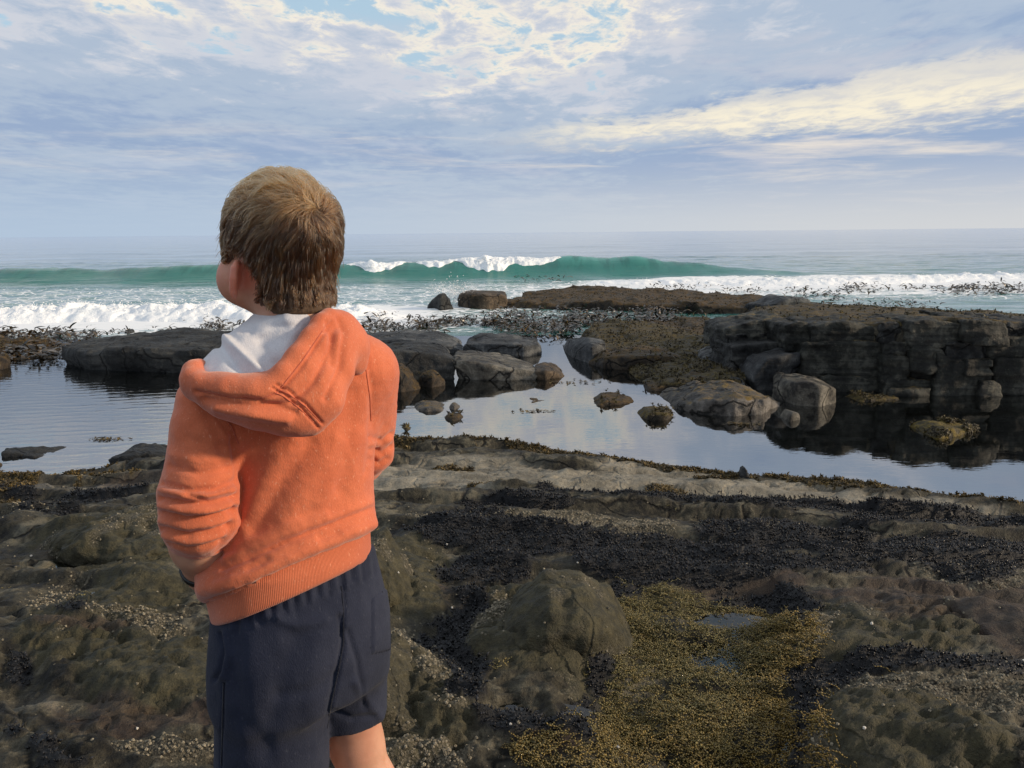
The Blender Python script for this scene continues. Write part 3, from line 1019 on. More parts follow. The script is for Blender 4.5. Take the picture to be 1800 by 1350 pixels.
# --- slabs behind the person, left of the channel
rock('slab_rock', 'long dark back slab of the group beside the channel', 'rock', [(600, 612), (700, 616), (770, 620), (822, 618)], [(600, 590), (660, 584), (720, 580), (780, 584), (822, 598)], 1.5, M_BLUE, k=.08, amp=.035, freq=2.0, seed=14, boxy=True, strata=.03)
rock('slab_rock', 'dark slab with a square right end, back row beside the channel', 'rock', [(816, 622), (870, 627), (925, 628), (950, 622)], [(816, 592), (850, 587), (900, 588), (940, 591), (950, 597)], 1.2, M_BLUE, k=.07, amp=.035, freq=2.2, seed=15, boxy=True, strata=.03, under=.04)
rock('slab_rock', 'thick dark slab of the front row, just beside the orange sleeve', 'rock', [(570, 664), (640, 668), (720, 668), (800, 667)], [(570, 606), (660, 603), (730, 601), (775, 604), (802, 614)], 1.0, M_DARK, k=.09, amp=.035, freq=2.2, seed=16, boxy=True, strata=.03)
rock('slab_rock', 'pale grey smooth slab jutting over the pool, front row', 'rock', [(796, 668), (850, 670), (900, 670), (945, 668)], [(796, 614), (830, 616), (880, 624), (920, 630), (945, 636)], 1.0, M_SLABR, k=.06, amp=.022, freq=2.2, seed=17, under=.10, boxy=True)
rock('block_rock', 'pointed tan end block of the pale slab above the channel', 'rock', [(938, 668), (960, 670), (992, 662)], [(938, 636), (955, 634), (975, 638), (991, 652)], .8, M_TAN, k=.05, amp=.03, freq=3, seed=18, boxy=True, under=.14)
rock('boulder', 'rounded weedy boulder at the water beside the orange sleeve', 'rock', [(676, 686), (705, 690), (738, 684)], [(676, 655), (690, 642), (705, 637), (725, 648), (738, 664)], .5, M_BROWN, k=.12, amp=.04, freq=3, seed=19)
rock('boulder', 'small squat boulder below the thick dark slab', 'rock', [(736, 678), (758, 682), (782, 677)], [(736, 662), (745, 650), (765, 648), (782, 658)], .4, M_BROWN, k=.07, amp=.03, freq=3.2, seed=20)

# --- low rocks standing in the pool
rock('pool_rock', 'flat brown rock, the longest of the small group in mid pool', 'rock', [(721, 718), (745, 724), (775, 723), (792, 716)], [(721, 712), (735, 705), (765, 704), (785, 706), (792, 711)], .42, M_GREY, k=.05, amp=.025, freq=4, seed=21, zbot=-.15)
rock('pool_rock', 'tiny round stone touching the flat brown rock in mid pool', 'rock', [(787, 717), (798, 721), (812, 716)], [(787, 712), (798, 705), (812, 711)], .20, M_GREY, k=.05, amp=.02, freq=4, seed=22, zbot=-.15)
rock('pool_rock', 'small oval stone in front of the flat brown rock in mid pool', 'rock', [(777, 733), (795, 741), (820, 735)], [(777, 728), (790, 722), (808, 722), (820, 729)], .28, M_BROWN, k=.05, amp=.02, freq=4, seed=23, zbot=-.15)
rock('pool_rock', 'little weedy stone alone in the pool beside the orange sleeve', 'rock', [(704, 753), (716, 758), (730, 753)], [(704, 750), (716, 745), (730, 749)], .16, M_MOSSY, k=.04, amp=.02, freq=5, seed=24, zbot=-.15)
rock('pool_rock', 'dark low rock lying flush with the water under the jutting slab', 'rock', [(905, 707), (940, 711), (992, 706)], [(905, 703), (935, 699), (970, 700), (992, 703)], .35, M_BROWN, k=.03, amp=.015, freq=4, seed=25, boxy=True, zbot=-.15)
rock('pool_rock', 'brown hump-backed rock standing alone in the channel pool', 'rock', [(1026, 710), (1050, 714), (1090, 712), (1119, 708)], [(1022, 708), (1040, 697), (1056, 689), (1085, 688), (1110, 693), (1120, 702)], .55, M_BROWN, k=.06, amp=.03, freq=3.2, seed=26)
rock('pool_rock', 'oval mossy stone in the pool, right of the hump-backed rock', 'rock', [(1110, 729), (1140, 739), (1170, 739), (1188, 730)], [(1110, 722), (1130, 713), (1165, 713), (1188, 722)], .34, M_MOSSY, k=.06, amp=.02, freq=4, seed=27)
rock('pool_rock', 'large pale pinkish grey rock at the pool edge below the cliff', 'rock', [(1140, 702), (1180, 716), (1240, 729), (1290, 733), (1340, 728), (1372, 712)], [(1140, 692), (1170, 680), (1220, 673), (1270, 673), (1310, 680), (1350, 694), (1375, 706)], .75, M_GREY, k=.09, amp=.045, freq=3, seed=28, tilt=.03)
rock('pool_rock', 'small dark cobble at the corner of the large pale pool rock', 'rock', [(1360, 736), (1380, 742), (1405, 738)], [(1360, 728), (1378, 717), (1396, 720), (1406, 732)], .3, M_SLABR, k=.06, amp=.02, freq=4, seed=29)
rock('fallen_block', 'large tilted blue grey slab leaning against the cliff foot', 'rock', [(1289, 672), (1320, 690), (1370, 690), (1412, 684)], [(1285, 664), (1300, 644), (1340, 628), (1380, 619), (1402, 617), (1412, 634)], .55, M_BLUE, k=.05, amp=.025, freq=2.5, seed=30, setb=.16, boxy=True, under=.12, strata=.02)
rock('fallen_block', 'rough rectangular grey block in front of the cliff', 'rock', [(1358, 700), (1400, 712), (1440, 716), (1468, 708)], [(1358, 672), (1375, 663), (1420, 668), (1450, 675), (1472, 686)], .5, M_SLABR, k=.035, amp=.03, freq=3, seed=31, setb=.16, boxy=True)
rock('fallen_block', 'dark blue wedge stone beside the tilted slab', 'rock', [(1252, 676), (1275, 684), (1308, 690)], [(1252, 668), (1270, 657), (1290, 661), (1310, 682)], .4, M_BLUE, k=.05, amp=.03, freq=3, seed=32, setb=.16)
rock('weedy_rock', 'low weed fringed ledge along the water between blocks and cobble', 'rock', [(1380, 722), (1430, 733), (1500, 738), (1580, 738)], [(1380, 712), (1440, 717), (1500, 726), (1580, 733)], .7, M_BROWN, k=.05, amp=.03, freq=3, seed=33, boxy=True, zbot=-.2)
rock('moss_rock', 'golden green mossy rock standing in the dark water by the cliff', 'rock', [(1566, 756), (1600, 768), (1650, 773), (1690, 765), (1716, 754)], [(1566, 749), (1590, 738), (1630, 733), (1670, 737), (1700, 743), (1716, 750)], .5, rock_material('golden_moss_rock', moss=(.085, .062, .012), moss_amt=1.25, dark=(.012, .010, .006), mid=(.04, .033, .02), light=(.10, .085, .06)), k=.06, amp=.03, freq=3.5, seed=34)
rock('weedy_rock', 'narrow weed topped stone at the foot of the cliff wall', 'rock', [(1470, 702), (1510, 707), (1578, 702)], [(1470, 692), (1500, 687), (1540, 688), (1578, 693)], .4, M_MOSSY, k=.05, amp=.025, freq=3.5, seed=35)

# --- left side beyond the pool
rock('dark_ledge_rock', 'big flat dark rock across the pool, left of the person', 'rock', [(112, 640), (150, 652), (230, 656), (330, 658), (440, 657), (520, 655)],
     [(112, 626), (140, 606), (200, 594), (260, 587), (330, 581), (400, 583), (460, 590), (520, 600)], 2.0, M_DARK, k=.12, amp=.05, freq=1.8, seed=36, boxy=True, strata=.03, under=.14, tilt=.02)
rock('weedy_rock', 'brown kelp hung rock at the far left end of the pool', 'rock', [(-120, 640), (-40, 638), (40, 634), (110, 630), (150, 625)], [(-120, 584), (-40, 588), (30, 592), (90, 594), (150, 600)], 1.8, M_BROWN, k=.12, amp=.08, freq=2.2, seed=37)
rock('boulder', 'rounded brown boulder cut by the left picture edge', 'rock', [(-60, 652), (-20, 656), (18, 646)], [(-60, 618), (-30, 612), (0, 616), (17, 634)], .7, M_BROWN, k=.14, amp=.04, freq=2.5, seed=38)
rock('surf_stone', 'small dark stone in the foam beyond the flat dark rock', 'rock', [(217, 585), (226, 587), (236, 584)], [(217, 582), (226, 577), (236, 582)], .4, M_DARK, k=.05, amp=.03, freq=4, seed=39)
rock('surf_stone', 'dark stone in the surf just left of the chin', 'rock', [(357, 559), (370, 561), (380, 558)], [(357, 555), (368, 550), (380, 555)], .5, M_DARK, k=.06, amp=.04, freq=4, seed=40)

# --- stones along the near edge of the pool, left
rock('edge_stone', 'long flat dark stone in the water at the near left pool edge', 'rock', [(5, 803), (60, 805), (110, 799), (145, 791)], [(5, 788), (30, 783), (80, 784), (120, 783), (146, 786)], .28, M_DARK, k=.035, amp=.02, freq=4, seed=41, boxy=True)
rock('edge_stone', 'blunt dark stone under the long flat one at the left picture edge', 'rock', [(-40, 826), (-5, 829), (28, 822)], [(-40, 808), (-10, 803), (15, 805), (28, 812)], .25, M_BROWN, k=.04, amp=.02, freq=4, seed=42)
rock('edge_stone', 'dark wedge shaped boulder right behind the orange elbow', 'rock', [(192, 822), (230, 824), (290, 820), (340, 816)], [(194, 810), (215, 788), (250, 776), (290, 774), (340, 780)], .45, M_DARK, k=.05, amp=.03, freq=3.5, seed=43)
rock('edge_stone', 'smooth blue grey slab lying at the left picture edge', 'rock', [(-60, 892), (-10, 891), (46, 884)], [(-60, 866), (-10, 862), (30, 857), (46, 862)], .3, M_BLUE, zb=.12, k=.04, amp=.012, freq=3, seed=44)
rock('edge_stone', 'square dark stone beside the smooth blue grey slab', 'rock', [(46, 878), (80, 880), (124, 874)], [(48, 856), (75, 847), (105, 846), (126, 860)], .22, M_SLABR, zb=.13, k=.04, amp=.02, freq=4, seed=45)
rock('edge_stone', 'dark angular stone at the left edge below the blunt stone', 'rock', [(-40, 858), (0, 856), (26, 850)], [(-40, 836), (0, 828), (20, 836), (28, 846)], .22, M_DARK, zb=.06, k=.04, amp=.02, freq=4, seed=46)
rock('upright_stone', 'small upright grey stone on the weedy edge of the shelf', 'rock', [(1293, 840), (1303, 844), (1322, 846)], [(1296, 826), (1301, 817), (1307, 817), (1313, 832), (1321, 842)], .07, M_BLUE, zb=.05, k=.014, amp=.006, freq=9, seed=47)
rock('brown_cobble', 'small reddish brown cobble in the joint of the pale slabs', 'rock', [(996, 839), (1010, 842), (1025, 839)], [(997, 834), (1008, 829), (1018, 830), (1025, 835)], .12, M_BROWN, zb=.09, k=.03, amp=.008, freq=7, seed=48)

# --- the low cliff on the right: one ledge whose joints part it into blocks
_cb = hitz(1540, 700, 0)
cliff = empty('rock_cliff', (_cb[0], _cb[1], 0), label='low dark cliff of jointed rock blocks above the pool', category='cliff')
# (x0, x1, top at x0, top at x1, foot y, set back in metres)
CB = [(1268, 1378, 576, 558, 612, .35), (1276, 1380, 590, 590, 612, .30), (1280, 1384, 610, 605, 668, .10), (1376, 1432, 571, 572, 616, .20), (1424, 1552, 573, 566, 600, .10), (1408, 1552, 604, 600, 668, .05),
      (1440, 1552, 664, 664, 706, .0), (1548, 1602, 570, 568, 604, .12), (1550, 1600, 600, 603, 628, .08), (1549, 1598, 625, 627, 668, .02), (1550, 1640, 667, 668, 706, -.04), (1598, 1690, 566, 570, 612, .12),
      (1600, 1660, 608, 612, 650, .06), (1690, 1770, 562, 568, 600, .10), (1660, 1740, 602, 604, 634, .07), (1736, 1830, 590, 596, 634, .05), (1694, 1750, 630, 632, 660, .02), (1640, 1742, 620, 652, 690, -.03),
      (1742, 1830, 632, 636, 690, .0), (1600, 1660, 650, 655, 690, .03), (1766, 1860, 566, 572, 600, .14), (1826, 1930, 596, 600, 690, .02), (1850, 2000, 570, 578, 605, .16), (1920, 2060, 600, 606, 690, .05), (1720, 1765, 668, 676, 700, -.12), (1560, 1636, 680, 684, 708, -.14), (1990, 2150, 575, 585, 690, .1)]


def cliff_block(i, x0, x1, t0, t1, fy, sb):
    yl = np.interp((x0 + x1) / 2, [1270, 1400, 1560, 1800, 2000, 2150], [9.9, 9.15, 8.85, 8.65, 8.6, 8.7])
    r_ = np.random.default_rng(100 + i)
    Y0 = yl + sb + r_.uniform(-.09, .09)
    x0, x1 = x0 + 2.5, x1 - 2.5
    a, b = hity(x0 + 1, fy, Y0 + r_.uniform(-.04, .04)), hity(x1 - 1, fy, Y0 + r_.uniform(-.04, .04))
    ta, tb = hity(x0, t0, Y0 + .05)[2], hity(x1, t1, Y0 + .05)[2]
    zb = a[2] - .02 if fy < 690 else -.15
    dp = .9
    poly = np.array([a[:2], (a[:2] + b[:2]) / 2 + [0, r_.uniform(-.05, .01)], b[:2], b[:2] + [.05, dp], a[:2] + [-.02, dp]])
    h = .019
    pad = .08
    lo = np.array([poly[:, 0].min() - pad, poly[:, 1].min() - pad, zb - pad])
    hi = np.array([poly[:, 0].max() + pad, poly[:, 1].max() + pad, max(ta, tb) + pad])
    X, Y, Z = grid_axes(lo, hi, h)
    q2 = poly_sdf(X[:, :, 0].astype(float), Y[:, :, 0].astype(float), poly)
    zt = np.interp(X[:, :, 0], [a[0], (a[0] + b[0]) / 2, b[0]], [ta, (ta + tb) / 2 + r_.uniform(-.0, .03), tb])
    k = .018
    d = smax(q2[:, :, None], Z - zt[:, :, None], k)
    d = smax(d, zb - Z, .03)
    s_ = i * 5.1
    nr = np.abs(d) < .2
    x, y, z = X[nr], Y[nr], Z[nr]
    d[nr] += .042 * fbm(x * 2.6 + s_, y * 2.3, z * 2.3, 4, .58) - .02 * (fbm(x * 4 + s_, y * 4, z * 4, 3, .55, ridged=True) - .9) + .030 * fbm(x * .8 + s_, y, z * 12, 3, .6) + .010 * fbm(x * 16 + s_, y * 16, z * 16, 2)
    v, q = surface_nets(d, lo, h)
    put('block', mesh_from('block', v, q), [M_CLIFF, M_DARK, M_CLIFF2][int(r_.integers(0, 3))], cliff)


for i, c_ in enumerate(CB):
    cliff_block(i, *c_)
rock('ledge_top', None, None, [(1270, 640), (1400, 672), (1560, 688), (1800, 692), (2000, 694), (2150, 694)], [(1270, 566), (1330, 556), (1400, 553), (1560, 551), (1700, 553), (1800, 557), (2000, 562), (2150, 570)], 4.6,
     rock_material('ledge_top_rock', dark=(.012, .011, .008), mid=(.042, .037, .026), light=(.10, .09, .064), moss=(.055, .038, .013), moss_amt=.75), cliff, k=.10, amp=.05, freq=1.6, seed=60, setb=.75, tilt=-.055, zbot=.1, under=0, res=.034)

# --- pale slabs along the lip of the shelf and the worn humps in front of them
M_PALE = rock_material('pale_lip_rock', dark=(.070, .063, .048), mid=(.20, .18, .138), light=(.36, .325, .255), pale=.12, scale=1.5)


def lip(name, label, base, top, depth, zb, **kw):
    return rock(name, label, 'rock', base, top, depth, M_PALE, zb=zb, boxy=True, **kw)


lip('lip_slab', 'broad pale flat slab at the pool lip beside the orange cuff', [(630, 864), (760, 860), (860, 852), (938, 838)], [(630, 806), (720, 795), (800, 797), (880, 806), (940, 820)], 1.25, .07, k=.05, amp=.016, freq=2.6, seed=70, zbot=-.1)
lip('lip_slab', 'narrow pale slab right of the joint, below the golden turf', [(955, 838), (1100, 843), (1240, 848)], [(955, 823), (1050, 823), (1150, 827), (1240, 833)], .5, .06, k=.04, amp=.012, freq=3, seed=71, zbot=-.1)
lip('lip_slab', 'grey slab lying just in front of the narrow pale slab', [(905, 872), (1050, 874), (1200, 876), (1320, 876)], [(912, 852), (960, 841), (1100, 844), (1250, 852), (1320, 862)], .5, .11, k=.04, amp=.015, freq=3, seed=72, zbot=-.1)
lip('lip_slab', 'pale sloping slab behind the black mussels, below the upright stone', [(1236, 872), (1330, 884), (1440, 892), (1560, 896)], [(1236, 840), (1320, 842), (1400, 852), (1480, 864), (1560, 880)], .62, .08, k=.05, amp=.014, freq=3, seed=73, zbot=-.1)
lip('lip_slab', 'low tan slab running out to the edge of the picture below the turf', [(1440, 902), (1560, 908), (1700, 914), (1860, 924)], [(1440, 884), (1540, 886), (1640, 894), (1860, 912)], .4, .09, k=.04, amp=.014, freq=3, seed=74, zbot=-.1)


def hump(name, label, base, top, depth, dz=-.03, attrs=None, mid=None, **kw):
    bx, by = (np.mean([p[0] for p in base]), np.mean([p[1] for p in base])) if mid is None else mid
    c_ = hit(float(bx), float(by))
    o = rock(name, label, 'rock', base, top, depth, M_SHELF, zb=float(c_[2]) + dz, zbot=float(c_[2]) - .16, attrs=attrs, res=kw.pop('res', .0102), setb=.80 * depth, **kw)
    NEAR.append(o)
    return o


def olive_(a=1.0, b=.4):
    def f(v):
        n = fbm(v[:, 0] * 6, v[:, 1] * 6, v[:, 2] * 6, 3)
        return np.clip(a + .5 * n, 0, 1)
    return f


def barn_(v):
    return sstep(fbm(v[:, 0] * 5 + 9, v[:, 1] * 5, v[:, 2] * 5, 3), .05, .3)


OA = dict(olive=olive_(), barnacle=barn_)
hump('rock_hump', 'round topped olive rock hump in the middle of the mussel beds', [(846, 1140), (880, 1170), (960, 1184), (1040, 1174), (1112, 1142), (1136, 1105)], [(850, 1120), (868, 1060), (905, 1020), (960, 995), (1020, 1000), (1075, 1030), (1120, 1075), (1136, 1098)], .46, k=.26, amp=.020, freq=4.5, seed=80, pits=.010, attrs=OA)
hump('rock_hump', 'small olive hump below the crack of the middle hump', [(878, 1216), (930, 1240), (1000, 1240), (1066, 1216)], [(880, 1200), (920, 1178), (990, 1173), (1050, 1190), (1068, 1206)], .24, k=.09, amp=.022, freq=6, seed=81, pits=.006, attrs=OA)
hump('rock_hump', 'long olive hump in front of the red brown rock on the right', [(1366, 1112), (1450, 1152), (1560, 1170), (1695, 1154)], [(1368, 1096), (1420, 1068), (1500, 1062), (1600, 1085), (1692, 1138)], .40, k=.12, amp=.026, freq=4.5, seed=82, pits=.010, attrs=OA)
hump('rock_hump', 'deeply pitted grey green hump in the bottom corner of the picture', [(1405, 1400), (1480, 1430), (1650, 1460), (1950, 1460)], [(1415, 1350), (1470, 1290), (1560, 1235), (1680, 1206), (1800, 1202), (1950, 1220)], .75, k=.2, amp=.034, freq=4, seed=83, pits=.024, pit_f=15, attrs=OA, mid=(1600, 1330))
hump('rock_hump', 'pitted olive hump just left of the orange elbow', [(66, 978), (130, 1004), (220, 1014), (330, 1004), (410, 985)], [(70, 955), (110, 925), (170, 902), (230, 889), (320, 890), (410, 900)], .62, k=.16, amp=.034, freq=4, seed=84, pits=.018, pit_f=12, attrs=OA)
hump('rock_hump', 'low olive hump at the left below the thin puddle', [(14, 1126), (90, 1156), (170, 1156), (244, 1124)], [(22, 1100), (80, 1070), (150, 1060), (238, 1085)], .34, k=.12, amp=.03, freq=5, seed=85, pits=.012, attrs=OA)
hump('rock_hump', 'olive hump beside the blue shorts on the left', [(205, 1190), (280, 1222), (370, 1232), (440, 1220)], [(210, 1160), (260, 1135), (330, 1120), (440, 1125)], .36, k=.12, amp=.03, freq=5, seed=86, pits=.010, attrs=OA)
hump('rock_hump', 'steep pitted hump right behind the hem of the hoodie', [(610, 1062), (680, 1085), (750, 1055)], [(610, 925), (680, 930), (720, 960), (752, 1012)], .45, k=.14, amp=.034, freq=4.5, seed=87, pits=.014, attrs=OA)
hump('rock_ridge', 'sandy olive ridge sloping down beside the shorts', [(600, 1300), (680, 1306), (770, 1300), (890, 1278)], [(600, 1085), (690, 1120), (740, 1165), (800, 1215), (888, 1258)], .42, k=.14, amp=.03, freq=4.5, seed=88, pits=.006, attrs=dict(olive=olive_(.8), barnacle=lambda v: .3 + .7 * barn_(v)), mid=(740, 1290))
hump('rock_hump', 'long brown ledge stone across the rock under the elbow', [(100, 1200), (200, 1185), (300, 1150), (400, 1110)], [(100, 1182), (200, 1158), (300, 1122), (400, 1088)], .16, k=.07, amp=.026, freq=5, seed=89, attrs=dict(red=.9))
hump('rock_hump', 'flat brown ledge at the bottom left of the picture', [(-40, 1300), (120, 1270), (260, 1262), (420, 1275)], [(-40, 1278), (120, 1240), (260, 1222), (420, 1232)], .2, k=.06, amp=.026, freq=5, seed=90, attrs=dict(red=.7, olive=.2))
hump('rock_hump', 'smooth red brown hump at the right picture edge', [(1560, 1090), (1660, 1160), (1780, 1196), (1920, 1200)], [(1560, 1040), (1640, 1032), (1760, 1052), (1920, 1085)], .5, k=.16, amp=.026, freq=3.5, seed=91, attrs=dict(red=1.0, barnacle=lambda v: .5 * barn_(v)), mid=(1720, 1165))

# ------------------------------------------------------------------ the person
class Field:
    """distance field on a voxel grid, primitives are only evaluated near themselves"""
    def __init__(self, lo, hi, h):
        self.lo, self.h = np.array(lo, float), h
        self.n = np.ceil((np.array(hi) - self.lo) / h).astype(int) + 1
        self.d = np.full(self.n, 1.0, np.float32)

    def box(self, lo, hi):
        a = np.clip(np.floor((np.array(lo) - self.lo) / self.h).astype(int), 0, self.n - 1)
        b = np.clip(np.ceil((np.array(hi) - self.lo) / self.h).astype(int) + 1, 1, self.n)
        sl_ = tuple(slice(p, q) for p, q in zip(a, b))
        ax = [(self.lo[k] + self.h * np.arange(a[k], b[k])).astype(np.float32) for k in range(3)]
        return sl_, np.meshgrid(*ax, indexing='ij')

    def add(self, fn, lo, hi, k=.02, cut=False):
        sl_, (X, Y, Z) = self.box(np.array(lo) - 2.5 * k - .02, np.array(hi) + 2.5 * k + .02)
        v = fn(X, Y, Z)
        if cut:
            self.d[sl_] = smax(self.d[sl_], -v, k)
        else:
            self.d[sl_] = smin(self.d[sl_], v, k) if k > 0 else np.minimum(self.d[sl_], v)

    def cone(self, a, b, ra, rb, k=.02, cut=False):
        a, b = np.array(a, float), np.array(b, float)
        ab = b - a
        L2 = ab @ ab + 1e-12

        def fn(X, Y, Z):
            t = np.clip(((X - a[0]) * ab[0] + (Y - a[1]) * ab[1] + (Z - a[2]) * ab[2]) / L2, 0, 1)
            return np.sqrt((X - a[0] - t * ab[0]) ** 2 + (Y - a[1] - t * ab[1]) ** 2 + (Z - a[2] - t * ab[2]) ** 2) - (ra + (rb - ra) * t)
        r = max(ra, rb)
        self.add(fn, np.minimum(a, b) - r, np.maximum(a, b) + r, k, cut)

    def path(self, pts, rad, k=.02, kj=.006):
        for i in range(len(pts) - 1):
            self.cone(pts[i], pts[i + 1], rad[i], rad[i + 1], k if i == 0 else max(kj, k))

    def ell(self, c, axes, rad, k=.02, cut=False):
        c, A = np.array(c, float), np.array(axes, float)
        rad = np.array(rad, float)

        def fn(X, Y, Z):
            p = [((X - c[0]) * A[i][0] + (Y - c[1]) * A[i][1] + (Z - c[2]) * A[i][2]) for i in range(3)]
            k0 = np.sqrt(sum((p[i] / rad[i]) ** 2 for i in range(3)))
            k1 = np.sqrt(sum((p[i] / rad[i] ** 2) ** 2 for i in range(3)))
            return k0 * (k0 - 1) / np.maximum(k1, 1e-6)
        r = rad.max()
        self.add(fn, c - r, c + r, k, cut)

    def stack(self, lev, f, r, pw=2.3, k=.02):
        """lev rows: z, centre x, centre y, half width, half depth"""
        L = np.array(sorted(lev))

        def fn(X, Y, Z):
            z1 = Z[0, 0, :]
            cx, cy, a, b = [np.interp(z1, L[:, 0], L[:, i]).astype(np.float32) for i in (1, 2, 3, 4)]
            ux, uy = X - cx, Y - cy
            u, v = np.abs(ux * r[0] + uy * r[1]) / a, np.abs(ux * f[0] + uy * f[1]) / b
            q = ((u ** pw + v ** pw) ** (1 / pw) - 1) * np.minimum(a, b)
            e = np.maximum(L[0, 0] - Z, Z - L[-1, 0])
            return smax(q, e, .02)
        mx = L[:, 3:5].max()
        self.add(fn, (L[:, 1].min() - mx, L[:, 2].min() - mx, L[0, 0]), (L[:, 1].max() + mx, L[:, 2].max() + mx, L[-1, 0]), k)

    def plane(self, p, n, k=.006):
        """keep the side the normal points away from"""
        sl_, (X, Y, Z) = self.box(self.lo, self.lo + self.n * self.h)
        self.d = smax(self.d, ((X - p[0]) * n[0] + (Y - p[1]) * n[1] + (Z - p[2]) * n[2]).astype(np.float32), k)

    def mesh(self):
        return surface_nets(self.d, self.lo, self.h)


def seg_dist(px, py, line):
    d = np.full(px.shape, 1e9)
    for (ax, ay), (bx, by) in zip(line[:-1], line[1:]):
        ex, ey = bx - ax, by - ay
        t = np.clip(((px - ax) * ex + (py - ay) * ey) / (ex * ex + ey * ey), 0, 1)
        d = np.minimum(d, np.hypot(px - ax - t * ex, py - ay - t * ey))
    return d


GAIN = 1.2


def folds(v, q, strokes):
    """cloth folds: ridges (amount > 0) and creases (< 0) along lines on the side of the cloth that is turned to the viewer's side"""
    n = vnormals(v, q)
    px, py, zc = project(v)
    vd = CAM - v
    vd /= np.linalg.norm(vd, axis=1)[:, None]
    face = sstep((n * vd).sum(1), .0, .35)
    out = np.zeros(len(v))
    for a, w, line in strokes:
        d = seg_dist(px, py, line)
        out += GAIN * a * np.exp(-(d / w) ** 2)
    return v + n * (out * face)[:, None]


def relax(v, q, it=2, lam=.5):
    e = np.concatenate([q[:, [0, 1]], q[:, [1, 2]], q[:, [2, 3]], q[:, [3, 0]]])
    e = np.concatenate([e, e[:, ::-1]])
    cnt = np.maximum(np.bincount(e[:, 0], minlength=len(v)), 1)
    for _ in range(it):
        s = np.stack([np.bincount(e[:, 0], v[e[:, 1], c_], len(v)) for c_ in range(3)], 1)
        v = v + lam * (s / cnt[:, None] - v)
    return v


H = hity
TA, HA = math.radians(36), math.radians(56)
FT, RT = np.array([-math.sin(TA), math.cos(TA), 0]), np.array([math.cos(TA), math.sin(TA), 0])
FH, RH = np.array([-math.sin(HA), math.cos(HA), 0]), np.array([math.cos(HA), math.sin(HA), 0])
UP = np.array([0, 0, 1.0])

# joints
L1, L2, L3 = H(372, 708, 1.345), H(347, 890, 1.30), H(356, 1012, 1.405)
R1, R2, R3 = H(648, 652, 1.515), H(648, 790, 1.57), H(575, 880, 1.70)
HC = H(497, 414, 1.42)                       # middle of the skull
PELV = H(524, 1085, 1.44)


def mat_skin():
    mt, t, bs = material('skin')
    co = t.new('ShaderNodeTexCoord').outputs['Object']
    n = t.noise(co, 30, 5, .6)
    n2 = t.noise(co, 6, 3, .5)
    c_ = t.mix(t.ss(n, .3, .7), (.50, .255, .165), (.58, .315, .215))
    c_ = t.mix(t.ss(n2, .45, .7, 0, .5), c_, (.56, .235, .16))
    red = t.attr('flush')
    c_ = t.mix(red, c_, (.62, .20, .13))
    t.l.new(c_, bs.inputs['Base Color'])
    bs.inputs['Roughness'].default_value = .5
    bs.inputs['Subsurface Weight'].default_value = .25
    bs.inputs['Subsurface Radius'].default_value = (.012, .005, .003)
    bs.inputs['Subsurface Scale'].default_value = 1.0
    t.l.new(t.bump(t.noise(co, 420, 3, .6), .12, .002), bs.inputs['Normal'])
    return mt


def mat_cloth(name, c1, c2, fleck, rib=None, scale=1.0, fl=.5, sheen=.3, bumpy=.28):
    mt, t, bs = material(name)
    co = t.new('ShaderNodeTexCoord').outputs['Object']
    n = t.noise(co, 9 * scale, 4, .6)
    fine = t.noise(t.mapping(co, (1, 1, .45)), 520 * scale, 2, .6)
    fl_ = t.noise(t.mapping(co, (1, 1, .4)), 270 * scale, 2, .7)
    c_ = t.mix(t.ss(n, .3, .7), c1, c2)
    c_ = t.mix(t.ss(fl_, .60, .74, 0, fl), c_, fleck)
    c_ = t.mix(t.ss(fine, .35, .65, 0, .22), c_, tuple(x * .6 for x in c1))
    h = t.m('MULTIPLY_ADD', t.noise(co, 140 * scale, 3, .6), .7, fine)
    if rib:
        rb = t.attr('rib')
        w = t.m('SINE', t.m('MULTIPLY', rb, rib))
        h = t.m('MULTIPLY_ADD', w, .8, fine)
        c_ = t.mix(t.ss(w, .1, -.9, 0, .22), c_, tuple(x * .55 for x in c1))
    t.l.new(c_, bs.inputs['Base Color'])
    bs.inputs['Roughness'].default_value = .92
    bs.inputs['Specular IOR Level'].default_value = .2
    bs.inputs['Sheen Weight'].default_value = sheen
    bs.inputs['Sheen Roughness'].default_value = .5
    t.l.new(t.bump(h, bumpy, .004), bs.inputs['Normal'])
    return mt


OR1, OR2 = (.53, .132, .060), (.62, .168, .077)
M_SKIN = mat_skin()
M_ORANGE = mat_cloth('orange_heather_fleece', OR1, OR2, (.78, .38, .25), fl=.55)
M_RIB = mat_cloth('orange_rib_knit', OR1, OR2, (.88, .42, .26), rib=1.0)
M_LINING = mat_cloth('grey_marl_lining', (.56, .56, .60), (.66, .66, .69), (.42, .42, .46), fl=.35)
M_NAVY = mat_cloth('navy_cotton', (.014, .018, .036), (.026, .031, .054), (.06, .066, .09), fl=.5, sheen=.06, bumpy=.35)


